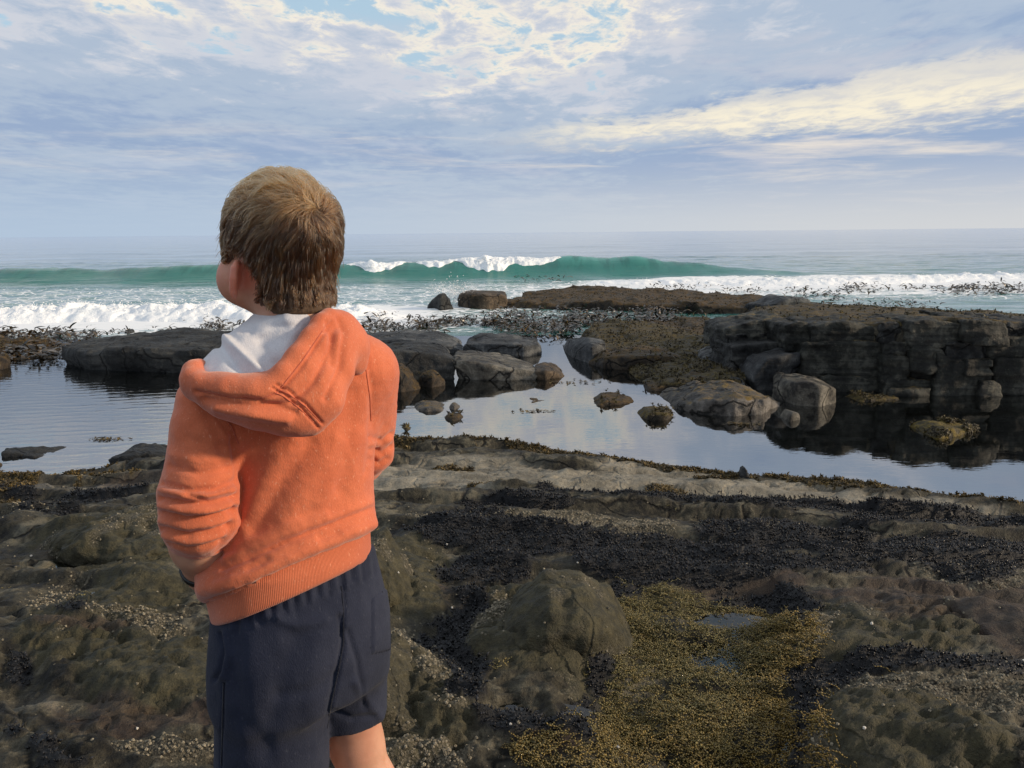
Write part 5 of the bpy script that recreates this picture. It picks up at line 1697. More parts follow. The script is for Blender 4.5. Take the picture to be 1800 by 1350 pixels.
def build_hair():
    r_ = np.random.default_rng(21)
    N = 24000
    d = r_.normal(size=(N * 4, 3))
    d /= np.linalg.norm(d, axis=1)[:, None]
    P = HC + d * .06
    P[:, 2] -= np.where(r_.random(len(P)) < .35, .05, 0)
    for _ in range(25):
        P = P - head_grad(P) * head_sdf(P)[:, None]
    P = P[hair_region(P) > 0][:N]
    WH = HC + RH * .006 - FH * .080 + UP * .040
    WH = (H(566, 372, 1.34))
    for _ in range(20):
        WH = WH - head_grad(WH[None])[0] * head_sdf(WH[None])[0]
    X_ = WH + r_.normal(size=(2200, 3)) * .016
    for _ in range(12):
        X_ = X_ - head_grad(X_) * head_sdf(X_)[:, None]
    P = np.concatenate([P, X_])
    N = len(P)
    nseg = 9
    cl = r_.integers(0, 1100, N)
    # clump by nearest of random roots
    ci = r_.choice(N, 1000, replace=False)
    cp = P[ci]
    near = np.empty(N, int)
    for s_ in range(0, N, 2000):
        near[s_:s_ + 2000] = np.argmin(((P[s_:s_ + 2000, None, :] - cp[None]) ** 2).sum(2), 1)
    rf, ff, uf = (P - HC) @ RH, (P - HC) @ FH, (P - HC) @ UP
    length = np.interp(uf, [-.13, -.09, -.03, .03, .08], [.015, .027, .045, .058, .062])
    length = length * (.82 + .36 * r_.random(1000)[near]) * (.70 + .5 * r_.random(N))
    hd = np.clip(hair_region(P), 0, .05)
    length = length * np.interp(hd, [0, .02], [.65, 1])
    eard = np.hypot(ff - .020, (uf + .064) * .72) - .033
    length = np.where((rf < -.03) & (uf < .03), length * np.clip(.22 + eard / .038, .22, 1), length)
    lift = np.interp(uf, [-.12, -.09, -.04, .03, .075, .09], [.008, .010, .011, .012, .015, .017]) * (.75 + .5 * r_.random(1000)[near]) * (.7 + .6 * r_.random(N))
    jit = r_.normal(size=(1000, 3))[near] * np.interp(uf, [-.06, .03, .08], [.12, .34, .55])[:, None] + r_.normal(size=(N, 3)) * .16
    pts = np.empty((N, nseg + 1, 3))
    pts[:, 0] = P - head_grad(P) * .002
    cur = P.copy()
    step = (length / nseg)[:, None]
    for i in range(nseg):
        n = head_grad(cur)
        t = (i + 1) / nseg
        flow = cur - WH
        dist = np.linalg.norm(flow, axis=1)[:, None]
        swirl = np.cross(n, flow / np.maximum(dist, 1e-6))
        flow = flow / np.maximum(dist, 1e-6) * sstep(dist, 0, .03) + .8 * swirl * np.exp(-(dist / .03) ** 2) + (-UP * .5 + RH * .3) * np.exp(-(dist / .018) ** 2) * 1.2
        # fringe side sweeps forward and down, back hangs down
        grav = -UP * np.interp((cur - HC) @ UP, [-.06, .02, .075], [1.3, .75, .10])[:, None]
        fwd = FH * np.interp((cur - HC) @ UP, [-.02, .05], [.05, .35])[:, None]
        dr = flow + grav + fwd + jit * (.45 + .5 * t)
        dr = dr - n * (dr * n).sum(1)[:, None]
        dr /= np.maximum(np.linalg.norm(dr, axis=1), 1e-6)[:, None]
        cur = cur + dr * step
        want = lift * math.sin(min(1, t * 1.15) * math.pi * .62) + .002
        for _ in range(2):
            cur = cur + head_grad(cur) * (want - head_sdf(cur))[:, None]
        pts[:, i + 1] = cur
    # pull tips together into locks
    tgt = pts[ci][near]
    off = (P - cp[near])[:, None, :]
    w = (np.linspace(0, 1, nseg + 1) ** 1.3 * .58)[None, :, None]
    same = (np.linalg.norm(tgt[:, -1] - pts[:, -1], axis=1) < .03)[:, None, None]
    pts = np.where(same, pts * (1 - w) + (tgt + off * .25) * w, pts)
    # a few stray hairs
    st = r_.choice(N, 420, replace=False)
    ns = head_grad(P[st])
    pts[st] += (np.linspace(0, 1, nseg + 1) ** 2)[None, :, None] * (ns * r_.uniform(.002, .014, 420)[:, None])[:, None, :]
    hc = bpy.data.hair_curves.new('hair')
    hc.add_curves([nseg + 1] * N)
    pp = (pts - np.array(PBASE)).reshape(-1, 3).astype(np.float32)
    hc.attributes['position'].data.foreach_set('vector', pp.ravel())
    rad = np.tile(np.interp(np.linspace(0, 1, nseg + 1), [0, .6, 1], [.00052, .00045, .00014]), N).astype(np.float32)
    a = hc.attributes.get('radius') or hc.attributes.new('radius', 'FLOAT', 'POINT')
    a.data.foreach_set('value', rad)
    # warm highlight painted on the crown, darker below, plus random strand tone
    ur = (pts.reshape(-1, 3) - HC) @ UP
    rc = np.repeat(r_.random(1000)[near] * .6 + r_.random(N) * .4, nseg + 1)
    tip = np.tile(np.linspace(0, 1, nseg + 1), N)
    bl = np.clip(np.interp(ur, [-.10, .0, .05, .09], [.0, .05, .32, .78]) + (rc - .5) * .75 + (tip - .5) * .18, 0, 1)
    b = hc.attributes.new('bleach', 'FLOAT', 'POINT')
    b.data.foreach_set('value', bl.astype(np.float32))
    mt, t, bs = material('brown_hair')
    t.n.remove(bs)
    hb = t.new('ShaderNodeBsdfHairPrincipled', parametrization='COLOR')
    cc = t.mix(t.attr('bleach'), (.030, .014, .007), (.30, .165, .068))
    t.l.new(cc, hb.inputs['Color'])
    hb.inputs['Roughness'].default_value = .30
    hb.inputs['Radial Roughness'].default_value = .5
    t.l.new(hb.outputs[0], t.n['Material Output'].inputs['Surface'])
    o = bpy.data.objects.new('hair', hc)
    hc.materials.append(mt)
    COL.objects.link(o)
    o.parent = PERSON
    o['label'] = 'short brown hair, highlight painted on top, with a crown whorl'
    # dark under layer so that no skin shows between the strands
    g = Field(HC - np.array([.13, .13, .16]), HC + np.array([.13, .13, .13]), .006)
    sl_, (X, Y, Z) = g.box(g.lo, g.lo + g.n * g.h)
    Q = np.stack([X.ravel(), Y.ravel(), Z.ravel()], 1).astype(float)
    g.d = np.maximum(head_sdf(Q) - .0045, -hair_region(Q) - .001).reshape(g.d.shape).astype(np.float32)
    g.d = np.maximum(g.d, (-(head_sdf(Q)) - .006).reshape(g.d.shape).astype(np.float32))
    v, q = g.mesh()
    mu, tu, bu = material('hair_roots')
    nn = tu.noise(tu.new('ShaderNodeTexCoord').outputs['Object'], 260, 3, .6)
    tu.l.new(tu.mix(tu.ss(nn, .3, .7), (.030, .016, .009), (.10, .058, .028)), bu.inputs['Base Color'])
    bu.inputs['Roughness'].default_value = .8
    m_ = mesh_from('hair_roots', v - np.array(PBASE), q)
    m_.materials.append(mu)
    o2 = bpy.data.objects.new('hair_roots', m_)
    COL.objects.link(o2)
    o2.parent = o


build_hair()

# ------------------------------------------------------------------ what grows on the rocks, foam and small things
G_ = np.random.default_rng(99)
_pos_all = SHV
_rad = SHV[:, 1]
_pxx, _pyy, _zc = project(SHV)
_inview = (_pxx > -250) & (_pxx < 2050) & (_pyy < 1650) & (SHV[:, 1] > .9)
_dx = SHV[SHC, 1] / SHV[0, 1]


def shelf_normals():
    m = SHC
    n = len(SHV) // m
    V = SHV.reshape(n, m, 3)
    du = np.gradient(V, axis=1)
    dv = np.gradient(V, axis=0)
    N = np.cross(du, dv)
    N /= np.linalg.norm(N, axis=2)[:, :, None]
    return N.reshape(-1, 3)


SHN = shelf_normals()


def sample_shelf(weight, n, maxd=8.0):
    w = weight * _inview * (SHV[:, 1] < maxd) * _rad ** 2
    w = w / w.sum()
    idx = G_.choice(len(SHV), n, p=w)
    m = SHC
    # jitter inside the cell
    a, b = np.minimum(idx + 1, len(SHV) - 1), np.minimum(idx + m, len(SHV) - 1)
    u, v = G_.random(n)[:, None] - .5, G_.random(n)[:, None] - .5
    ok = (idx % m < m - 1)[:, None]
    P = SHV[idx] + np.where(ok, (SHV[a] - SHV[idx]) * u, 0) + (SHV[b] - SHV[idx]) * v * (idx + m < len(SHV))[:, None]
    return idx, P, SHN[idx]


# --- mussels: pointed dark shells packed on edge
mv = [(0, 0, 0), (.25, 0, .55), (0, .17, .6), (-.25, 0, .6), (0, -.16, .55), (0, 0, 1.0)]
mf = []
for k in range(4):
    mf += [(0, 1 + (k + 1) % 4, 1 + k), (1 + k, 1 + (k + 1) % 4, 5)]
MUS_V, MUS_F = np.array(mv, float), np.array(mf)
mt, t, bs = material('mussel_shell')
rn = t.attr('rnd')
t.l.new(t.mix(t.ss(rn, .55, 1.0), t.mix(rn, (.003, .0033, .0045), (.009, .010, .013)), (.026, .028, .034)), bs.inputs['Base Color'])
t.l.new(t.ss(rn, 0, 1, .28, .6), bs.inputs['Roughness'])
bs.inputs['Specular IOR Level'].default_value = .3
M_MUSSEL = mt
N_M = 40000
idx, P, Nn = sample_shelf(SHF['mussel'] ** 2 * sstep(SHV[:, 2], .04, .1), N_M)
zd = Nn + G_.normal(size=(N_M, 3)) * .55
sz = (.008 + .016 * G_.random(N_M) ** 1.8) * np.interp(P[:, 1], [1.2, 5], [.85, 1.15])
scatter('mussel_bed', MUS_V, MUS_F, P - Nn * (sz * .25)[:, None], zd, sz, G_.uniform(0, 6.28, N_M), M_MUSSEL, kind='stuff',
        label='beds of small blue black mussels packed in the hollows of the shelf', category='mussels')

# --- barnacles and grit
bv, bf = [], []
for rr, zz in ((1.0, 0), (.55, .72)):
    for k in range(5):
        a = 2 * math.pi * k / 5
        bv.append((rr * math.cos(a), rr * math.sin(a), zz))
bv.append((0, 0, .38))
for k in range(5):
    a, b, c_, d = k, (k + 1) % 5, 5 + (k + 1) % 5, 5 + k
    bf += [(a, b, c_), (a, c_, d), (d, c_, 10)]
BAR_V, BAR_F = np.array(bv, float), np.array(bf)
mt, t, bs = material('barnacle_shell')
rn = t.attr('rnd')
t.l.new(t.mix(rn, (.075, .066, .046), (.30, .262, .19)), bs.inputs['Base Color'])
bs.inputs['Roughness'].default_value = .9
N_B = 11000
idx, P, Nn = sample_shelf((SHF['barnacle'] ** 1.5 + .010) * (1 - SHF['mussel'] * .85) * (1 - SHF['slab'] * .6) * (SHF['algae'] < .5), N_B, 6.0)
scatter('barnacle_crust', BAR_V, BAR_F, P - Nn * .001, Nn + G_.normal(size=(N_B, 3)) * .12, G_.uniform(.0022, .0060, N_B)[:, None] * np.array([[1, 1, 1.1]]), G_.uniform(0, 6, N_B), mt, smooth=False,
        kind='stuff', label='pale barnacles speckling the olive rock humps', category='barnacles')

nb, nn_ = [], []
for o in NEAR:
    me = o.data
    nv = len(me.vertices)
    co, no = np.empty(nv * 3, np.float32), np.empty(nv * 3, np.float32)
    me.vertices.foreach_get('co', co)
    me.vertices.foreach_get('normal', no)
    co, no = co.reshape(-1, 3) + np.array(o.location), no.reshape(-1, 3)
    ba = np.zeros(nv, np.float32)
    if 'barnacle' in me.attributes:
        me.attributes['barnacle'].data.foreach_get('value', ba)
    w = (ba ** 1.5 + .012) * (no[:, 2] > .2)
    k = int(nv * .030)
    pick = G_.choice(nv, k, p=w / w.sum())
    nb.append(co[pick] + G_.normal(size=(k, 3)) * .003)
    nn_.append(no[pick])
nb, nn_ = np.concatenate(nb), np.concatenate(nn_)
scatter('barnacle_crust', BAR_V, BAR_F, nb, nn_ + G_.normal(size=nn_.shape) * .15, G_.uniform(.0022, .0055, len(nb)), G_.uniform(0, 6, len(nb)), mt, smooth=False, kind='stuff',
        label='pale barnacles crusting the tops of the rock humps', category='barnacles')

# --- beaded weed lying in the shallow puddle
w3 = [(math.cos(a), math.sin(a), 0) for a in (0, 2.094, 4.189)]
bead_v = np.array(w3 + [(0, 0, 1.1), (0, 0, -1.1)], float)
bead_f = np.array([(0, 1, 3), (1, 2, 3), (2, 0, 3), (1, 0, 4), (2, 1, 4), (0, 2, 4)])
ov = np.array([(1, 0, 0), (-1, 0, 0), (0, 1, 0), (0, -1, 0), (0, 0, 1), (0, 0, -1)], float)
of = np.array([(0, 2, 4), (2, 1, 4), (1, 3, 4), (3, 0, 4), (2, 0, 5), (1, 2, 5), (3, 1, 5), (0, 3, 5)])
wfx = patches(SHV[:, 0], SHV[:, 1], WEED) * _inview
wn = fbm(SHV[:, 0] * 4, SHV[:, 1] * 4, 1.0, 3)
ww = sstep(wfx + .28 * wn, .12, .42) * (SHF['mussel'] < .6) * np.clip(.75 + 1.6 * wn, .10, 1.5)
N_C, N_K = 10500, 6
idx, P, Nn = sample_shelf(ww, N_C, 5)
hd = G_.uniform(0, 6.28, N_C)
cur = P + np.stack([0 * hd, 0 * hd, G_.uniform(.000, .014, N_C)], 1)
beads, bsz, brn, bdir = [], [], [], []
rnd_c = G_.random(N_C)
px_c, py_c, _ = project(P)
gold = np.clip(sstep(px_c, 1250, 1420) * .6 + sstep(py_c, 1180, 1330) * .45 + G_.normal(size=N_C) * .2, 0, 1)
size_c = G_.uniform(.0021, .0036, N_C)
for k in range(N_K):
    beads.append(cur.copy())
    bsz.append(size_c * (1 - .06 * k))
    brn.append(gold)
    hd = hd + G_.normal(size=N_C) * .45
    dv_ = np.stack([np.cos(hd), np.sin(hd), G_.normal(size=N_C) * .35 + .06], 1)
    bdir.append(dv_)
    cur = cur + dv_ * (size_c * 2.6)[:, None]
B = np.concatenate(beads)
mt, t, bs = material('beaded_weed')
rn, gd = t.attr('rnd'), t.attr('gold')
c_ = t.mix(rn, (.060, .053, .018), (.21, .178, .066))
c2 = t.mix(rn, (.10, .064, .012), (.33, .215, .045))
t.l.new(t.mix(gd, c_, c2), bs.inputs['Base Color'])
bs.inputs['Roughness'].default_value = .45
scatter('beaded_seaweed', bead_v, bead_f, B, np.concatenate(bdir), np.concatenate(bsz)[:, None] * np.array([[1, 1, 1.7]]), G_.uniform(0, 6, len(B)), mt, attrs=dict(gold=np.concatenate(brn)), kind='stuff',
        label='olive and golden beaded seaweed spread over the shallow rock puddle', category='seaweed')

# --- shallow puddles
M_PUD = water_material('puddle_water', (.006, .007, .007), 1.42, lambda t, co: t.m('MULTIPLY', t.noise(co, 9, 3, .5), .0016), see=.93, rough=.03)


def puddle(px, py, rx, ry, level, label):
    a = np.linspace(0, 2 * math.pi, 40, endpoint=False)
    c_ = hit(px, py)
    ptsx = [hit(px + rx * math.cos(q) * (1 + .18 * math.sin(3 * q + px)), py + ry * math.sin(q) * (1 + .18 * math.cos(2 * q)))[:2] for q in a]
    ptsx = np.array(ptsx)
    zz = shelf_at(ptsx[:, 0] * .5 + c_[0] * .5, ptsx[:, 1] * .5 + c_[1] * .5)[0]
    zb_ = shelf_at(ptsx[:, 0], ptsx[:, 1])[0]
    z = min(np.quantile(zz, level), np.quantile(zb_, .20) - .002)
    V = np.concatenate([np.c_[ptsx, np.full(40, z)], [[c_[0], c_[1], z]]])
    F = np.array([((i + 1) % 40, i, 40) for i in range(40)])
    if np.cross(V[F[0, 1]] - V[F[0, 0]], V[F[0, 2]] - V[F[0, 0]])[2] < 0:
        F = F[:, ::-1]
    put('rock_puddle', mesh_from('rock_puddle', V, tris=F), M_PUD, kind='structure', label=label)


puddle(1240, 1190, 190, 160, .34, 'shallow puddle under the beaded seaweed')
puddle(125, 1000, 62, 18, .5, 'thin pale puddle between the rock humps on the left')
puddle(185, 1062, 40, 12, .4, 'tiny puddle below the pitted hump on the left')
puddle(900, 1245, 120, 24, .35, 'dark puddle at the foot of the middle hump')
puddle(350, 1015, 30, 14, .4, 'little puddle beside the wrist strap')
puddle(1480, 957, 70, 8, .5, 'long thin puddle reflecting the sky among the mussels')
puddle(1680, 922, 90, 9, .55, 'pale film of water on the flat rock at the right')
puddle(1760, 945, 70, 9, .55, 'second film of water lower on the flat rock at the right')

# --- turf of golden brown algae on the lip of the pool
tv, tf = [], []
r0 = np.random.default_rng(5)
for k in range(6):
    a = 2 * math.pi * k / 6 + r0.uniform(-.4, .4)
    ln, up = r0.uniform(.45, .95), r0.uniform(.3, .9)
    dx, dy = math.cos(a), math.sin(a)
    nx, ny = -dy * .13, dx * .13
    i0 = len(tv)
    tv += [(nx, ny, 0), (-nx, -ny, 0), (dx * ln * .5 + nx, dy * ln * .5 + ny, up * .75), (dx * ln * .5 - nx, dy * ln * .5 - ny, up * .75), (dx * ln, dy * ln, up * .55)]
    tf += [(i0, i0 + 1, i0 + 3), (i0, i0 + 3, i0 + 2), (i0 + 2, i0 + 3, i0 + 4)]
TUF_V, TUF_F = np.array(tv), np.array(tf)


def turf_mat(name, a, b, c_):
    mt, t, bs = material(name)
    rn = t.attr('rnd')
    t.l.new(t.mix(t.ss(rn, .5, 1), t.mix(t.ss(rn, 0, .5), a, b), c_), bs.inputs['Base Color'])
    bs.inputs['Roughness'].default_value = .65
    return mt


M_TURF = turf_mat('golden_turf_algae', (.022, .016, .005), (.065, .044, .011), (.15, .098, .022))
N_T = 9500
idx, P, Nn = sample_shelf(SHF['algae'] * sstep(SHV[:, 2], -.03, .03), N_T, 8.5)
st = G_.uniform(.017, .038, N_T)
scatter('turf_algae', TUF_V, TUF_F, P - Nn * .003, Nn + G_.normal(size=(N_T, 3)) * .35, st, G_.uniform(0, 6, N_T), M_TURF, smooth=False, kind='stuff',
        label='golden brown turf of algae along the lip of the pool', category='algae')

# weed on the rocks beyond: tufts on the upward faces of the weedy ones
tp, tn, tsz = [], [], []
for o in list(bpy.data.objects):
    if o.type == 'MESH' and o.name.split('.')[0] in ('weedy_rock', 'weedy_shelf', 'moss_rock', 'reef_rock', 'ledge_top', 'pool_rock', 'boulder'):
        mname = o.data.materials[0].name
        dens = {'weedy_rock': 260, 'golden_moss_rock': 900, 'brown_reef_rock': 60, 'ledge_top_rock': 60}.get(mname, 0)
        if not dens:
            continue
        me = o.data
        nv = len(me.vertices)
        co = np.empty(nv * 3, np.float32)
        me.vertices.foreach_get('co', co)
        no = np.empty(nv * 3, np.float32)
        me.vertices.foreach_get('normal', no)
        pl = Vector(o.location) + (Vector(o.parent.location) if o.parent else Vector((0, 0, 0)))
        co, no = co.reshape(-1, 3) + np.array(pl), no.reshape(-1, 3)
        ok = np.nonzero((no[:, 2] > .45) & (co[:, 2] > .02) & (fbm(co[:, 0] * 2, co[:, 1] * 2, 0, 3) > -.2))[0]
        if not len(ok):
            continue
        ar = np.ptp(co[:, 0]) * np.ptp(co[:, 1])
        k = int(min(1000, dens * ar))
        pick = G_.choice(ok, k)
        tp.append(co[pick] + G_.normal(size=(k, 3)) * .01)
        tn.append(no[pick])
        tsz.append(G_.uniform(.02, .05, k) * (1.0 if 'moss_rock' in o.name else 1.0))
tp, tn, tsz = np.concatenate(tp), np.concatenate(tn), np.concatenate(tsz)
scatter('rock_weed', TUF_V, TUF_F, tp, tn + G_.normal(size=tn.shape) * .4, tsz, G_.uniform(0, 6, len(tp)), turf_mat('rock_weed', (.014, .011, .004), (.042, .031, .009), (.10, .075, .018)), smooth=False, kind='stuff',
        label='tufts of brown green weed on the rocks beyond the pool', category='seaweed')

# --- kelp fringing the reef: strap-like fronds that rise from the water and fold over
kv, kf = [], []
prof = [(0, 0, .20), (.10, .26, .28), (.34, .36, .36), (.68, .26, .34), (1.0, .02, .14)]
for k, (xx, zz, w_) in enumerate(prof):
    kv += [(xx, -w_ * .5, zz + .03 * (k % 2)), (xx, w_ * .5, zz - .03 * (k % 2))]
for k in range(4):
    a = 2 * k
    kf += [(a, a + 2, a + 3), (a, a + 3, a + 1)]
KEL_V, KEL_F = np.array(kv), np.array(kf)
mt, t, bs = material('kelp_frond')
rn = t.attr('rnd')
t.l.new(t.mix(t.ss(rn, .6, 1), t.mix(t.ss(rn, 0, .6), (.009, .006, .003), (.032, .020, .007)), (.095, .058, .017)), bs.inputs['Base Color'])
bs.inputs['Roughness'].default_value = .28
M_KELP = mt
KB = [(640, 1010, 560, 575, 900, .26), (620, 760, 572, 592, 500, .24), (860, 1180, 545, 562, 700, .22), (880, 1010, 572, 590, 500, .24), (1000, 1180, 556, 572, 900, .24), (1090, 1240, 540, 552, 350, .25), (-60, 130, 584, 600, 500, .26), (0, 110, 600, 630, 350, .3),
      (130, 180, 590, 600, 90, .22), (360, 480, 566, 584, 260, .22), (1488, 1560, 503, 513, 130, .30), (1600, 1700, 506, 513, 110, .30), (1668, 1830, 500, 517, 400, .30), (915, 980, 489, 495, 50, .26), (1040, 1240, 503, 508, 110, .22), (1250, 1420, 507, 515, 110, .22),
      (660, 700, 556, 560, 30, .2), (1450, 1640, 529, 540, 120, .25), (1400, 1480, 515, 525, 120, .25), (150, 400, 583, 590, 140, .2)]
kp, ks = [], []
for (x0, x1, y0, y1, n, s_) in KB:
    cl = max(3, n // 14)
    cx, cy = G_.uniform(x0, x1, cl), G_.uniform(y0, y1, cl)
    for i in range(int(n * 1.2)):
        j = G_.integers(0, cl)
        px, py = cx[j] + G_.normal() * 11, cy[j] + G_.normal() * 1.8
        p = hitz(px, max(py, 470), .02)
        kp.append(p)
        ks.append(s_ * G_.uniform(.35, 1.0))
kp, ks = np.array(kp), np.array(ks)
up = np.tile([[0, 0, 1.0]], (len(kp), 1)) + G_.normal(size=(len(kp), 3)) * .32
kz = kp + np.c_[np.zeros((len(kp), 2)), G_.uniform(-.05, .10, len(kp))]
scatter('kelp_bed', KEL_V, KEL_F, kz, up, ks[:, None] * np.array([[.85, .65, .36]]) * .85, G_.uniform(0, 6.28, len(kp)), M_KELP, kind='stuff',
        label='dark brown kelp fronds exposed between the reef and the pool', category='kelp')


# --- loose scraps of weed floating on the pool, shells on the rock
def weed_scrap(px, py, n, spread, label):
    c_ = hitz(px, py, .004)
    P = c_ + np.c_[G_.normal(size=(n, 2)) * spread * np.array([[1.6, .6]]), np.zeros(n)]
    o = scatter('floating_weed', TUF_V * np.array([[1, 1, .35]]), TUF_F, P, np.tile([[0, 0, 1.0]], (n, 1)) + G_.normal(size=(n, 3)) * .15, G_.uniform(.02, .045, n), G_.uniform(0, 6, n), M_TURF, smooth=False, kind='stuff', label=label, category='seaweed')
    return o


weed_scrap(1301, 745, 46, .055, 'golden scrap of weed floating in front of the large pale pool rock')
weed_scrap(188, 771, 34, .05, 'brown scrap of weed floating on the rippled left part of the pool')
weed_scrap(1010, 672, 40, .12, 'thin dark wisps of weed floating in the channel beside the tan block')
weed_scrap(945, 722, 24, .06, 'sparse wisps of weed floating in mid pool below the flush rock')
sv = []
for k in range(24):
    a, rr = k * 1.0, .16 + .84 * (1 - k / 24)
    sv.append((rr * .42 * math.cos(a), rr * .42 * math.sin(a), k / 24 * .9))
gq = Field((-1, -1, -.3), (1, 1, 1.3), .11)
gq.ell((0, 0, .22), np.eye(3), (.55, .5, .40), .05)
gq.cone((0.05, 0, .35), (.12, 0, .95), .36, .06, .12)
for k in range(0, 23, 2):
    gq.cone(sv[k], sv[k + 1], .13 * (1.1 - k / 26), .13 * (1.1 - k / 26), .05)
gq.ell((-.35, -.2, .05), np.eye(3), (.2, .26, .22), .04, cut=True)
shv, shq = gq.mesh()
shell_me = mesh_from('periwinkle_shell', shv, shq)
mt, t, bs = material('bleached_shell')
t.l.new(t.mix(t.noise(t.new('ShaderNodeTexCoord').outputs['Object'], 4, 4), (.42, .38, .32), (.70, .67, .60)), bs.inputs['Base Color'])
bs.inputs['Roughness'].default_value = .6
shell_me.materials.append(mt)
SHELLS = [(1532, 1097, 'white snail shell on the long olive hump at the right'), (1086, 1315, 'white snail shell in the golden weed at the bottom of the picture'), (795, 1070, 'white snail shell among the mussels left of the middle hump'),
          (1015, 990, 'white snail shell on the mussels just above the middle hump'), (897, 1274, 'white snail shell below the small olive hump'), (1520, 1281, 'white snail shell on the edge of the deeply pitted hump'),
          (1365, 1052, 'white snail shell beside the red rock at the head of the puddle'), (700, 1008, 'white snail shell on the steep hump behind the hoodie hem'), (786, 958, 'white snail shell on the upper mussel bed beside the hoodie'),
          (1798, 1162, 'white snail shell on the smooth red brown hump'), (55, 978, 'white snail shell at the far left near the thin puddle'), (242, 1282, 'white snail shell on the flat brown ledge at the bottom left')]
DG = bpy.context.evaluated_depsgraph_get()
for i, (px, py, lab_) in enumerate(SHELLS):
    c_ = hit(px, py)
    dxy = c_[:2] / np.linalg.norm(c_[:2])
    ok_, loc_, _n, _i, _o, _m = SC.ray_cast(DG, Vector(CAM), Vector(ray(px, py)).normalized())
    c_ = np.array(loc_)
    z = c_[2]
    o = bpy.data.objects.new('periwinkle_shell', shell_me)
    s_ = .0075 + .003 * G_.random()
    o.scale = (s_, s_, s_)
    o.location = (c_[0], c_[1], z + .001)
    o.rotation_euler = (G_.uniform(-.8, .8), G_.uniform(-.8, .8), G_.uniform(0, 6))
    COL.objects.link(o)
    o['label'] = 'tiny bleached ' + lab_
    o['category'] = 'shell'
    o['group'] = 'white snail shells scattered on the rock shelf'

# --- white water
mt, t, bs = material('sea_foam')
co = t.new('ShaderNodeTexCoord').outputs['Object']
n1, n2 = t.noise(co, 3.0, 6, .65), t.noise(co, 14, 5, .6)
t.l.new(t.mix(t.ss(n1, .3, .7), (.78, .82, .85), (.90, .91, .92)), bs.inputs['Base Color'])
bs.inputs['Roughness'].default_value = .85
bs.inputs['Subsurface Weight'].default_value = .0
t.l.new(t.bump(t.m('MULTIPLY_ADD', n2, .3, n1), .5, .10), bs.inputs['Normal'])
M_FOAM = mt
DV = ov
drops_p, drops_s = [], []


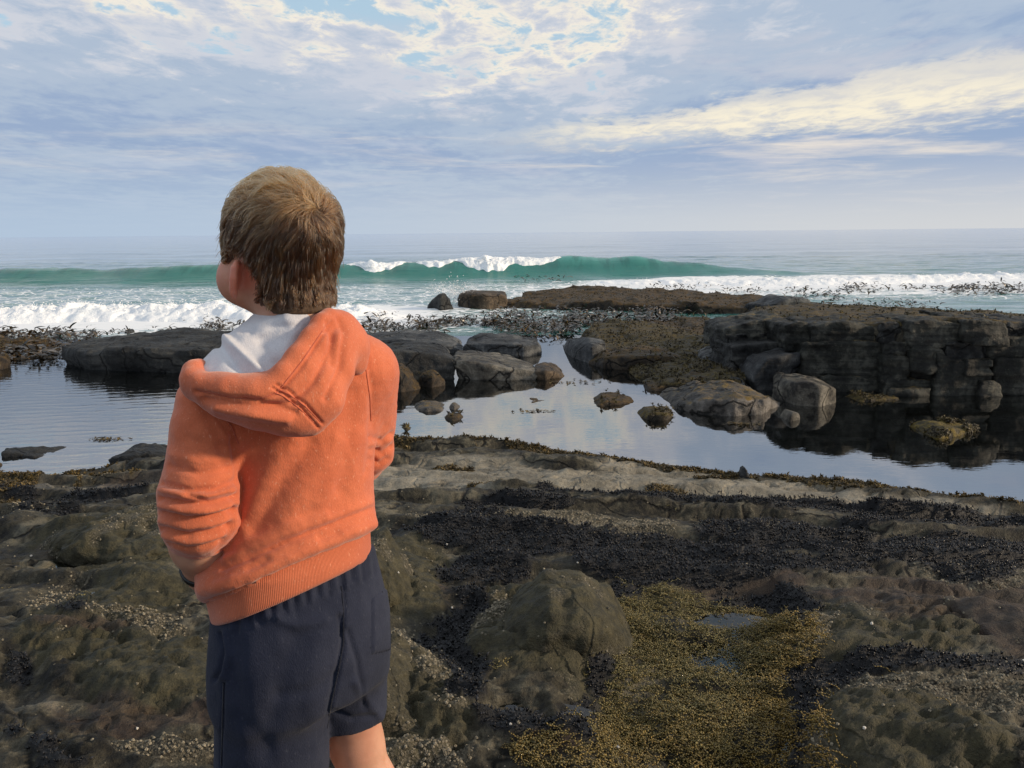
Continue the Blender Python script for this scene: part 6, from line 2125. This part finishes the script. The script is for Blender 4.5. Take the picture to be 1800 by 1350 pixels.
def foam_strip(x0, x1, yf, depth, hgt, nx, ny, label, seed, thr=.0, top_drops=600, base=lambda x, y: 0 * x):
    """tumbling foam front: steep ragged lip towards the shore, thinning out behind"""
    u, v = np.meshgrid(np.linspace(0, 1, nx), np.linspace(0, 1, ny), indexing='ij')
    X = x0 + (x1 - x0) * u
    Y = yf(X) + (depth(X) if callable(depth) else depth) * v + .18 * fbm(X * 1.7, v * 4, seed, 3) * (v < .4)
    env = sstep(u, 0, .06) * sstep(u, 1, .94)
    pr = np.interp(v, [0, .05, .14, .3, .6, 1], [-.05, .45, .95, 1.0, .5, -.05])
    bil = np.abs(fbm(X * 1.5, Y * 1.5, seed, 4, .55)) * 1.1 + np.abs(fbm(X * 4.7, Y * 4.7, seed + 3, 3, .5)) * .30
    hh = hgt(X) * env
    Z = base(X, Y) + hh * pr * (.62 + .75 * bil) - .03 + .10 * hh * pr * np.abs(fbm(X * 9, Y * 9, seed, 3))
    V = np.stack([X.ravel(), Y.ravel(), Z.ravel()], 1)
    a, b = np.meshgrid(np.arange(nx - 1), np.arange(ny - 1), indexing='ij')
    i0 = (a * ny + b).ravel()
    q = np.stack([i0, i0 + ny, i0 + ny + 1, i0 + 1], 1)
    put('sea_foam', mesh_from('sea_foam', V, q), M_FOAM, center=False, kind='stuff', label=label, category='foam')
    w = (np.clip(hh * pr, 0, 1).ravel()) ** 2 * (v.ravel() < .4)
    if w.sum() > 0 and top_drops:
        ii = G_.choice(len(V), top_drops, p=w / w.sum())
        drops_p.append(V[ii] + np.abs(G_.normal(size=(top_drops, 3))) * np.array([[.05, .02, .05]]) * np.clip(hh.ravel()[ii] / .4, .3, 1)[:, None])
        drops_s.append(G_.uniform(.006, .018, top_drops))


foam_strip(-26, -1.9, lambda x: 16.9 + .03 * (x + 10) + .35 * np.sin(x * .55), 3.4, lambda x: np.interp(x, [-26, -14, -8, -5, -2], [.32, .34, .35, .34, .28]), 600, 80, 'high white wash rolling in towards the left reef', 1.0, top_drops=2600)
foam_strip(1.5, 34, lambda x: 27.2 + .03 * x + .5 * np.sin(x * .4 + 1), 3.2, lambda x: np.interp(x, [1, 5, 14, 34], [.08, .20, .26, .28]), 460, 50, 'low white wash behind the reef on the right', 2.0, top_drops=900)


def sea_z(x, y):
    return sea_fields(x.ravel(), y.ravel())[0].reshape(x.shape)


_cx = [598, 612, 634, 655, 680, 702, 716, 735, 752, 775, 798, 812, 830, 858, 885, 906, 925, 950, 975, 992, 1004]
_cd = [.02, .25, .50, .85, .80, .45, .16, .30, .62, .70, .34, .45, .80, 1.15, 1.0, .62, .80, .72, .45, .22, .02]
_cw = [(p - 900) / FPX * 33.3 for p in _cx]
foam_strip(_cw[0], _cw[-1], lambda x: crest_y(x) - np.interp(x, _cw, _cd) * (1 + .35 * pnoise(x * 3.1, 2.2, 0)), lambda x: np.interp(x, _cw, _cd) * 1.05 + .25, lambda x: np.interp(x, _cw, _cd) * .24 * (1 + .5 * pnoise(x * 2.3, 7.1, 0)), 300, 46,
           'white foam spilling along the crest of the green wave', 5.0, top_drops=700, base=sea_z)
# spray where the wash hits the reef block
sp = hitz(795, 540, 0)
n = 900
drops_p.append(np.array([sp[0], sp[1] + .5, .25]) + G_.normal(size=(n, 3)) * np.array([[.28, .3, .17]]))
drops_s.append(G_.uniform(.006, .016, n))
DP, DS = np.concatenate(drops_p), np.concatenate(drops_s)
scatter('sea_spray', ov, of, DP, np.tile([[0, 0, 1.0]], (len(DP), 1)), DS, G_.uniform(0, 6, len(DP)), M_FOAM, kind='stuff', label='white spray thrown up along the breaking foam', category='spray')
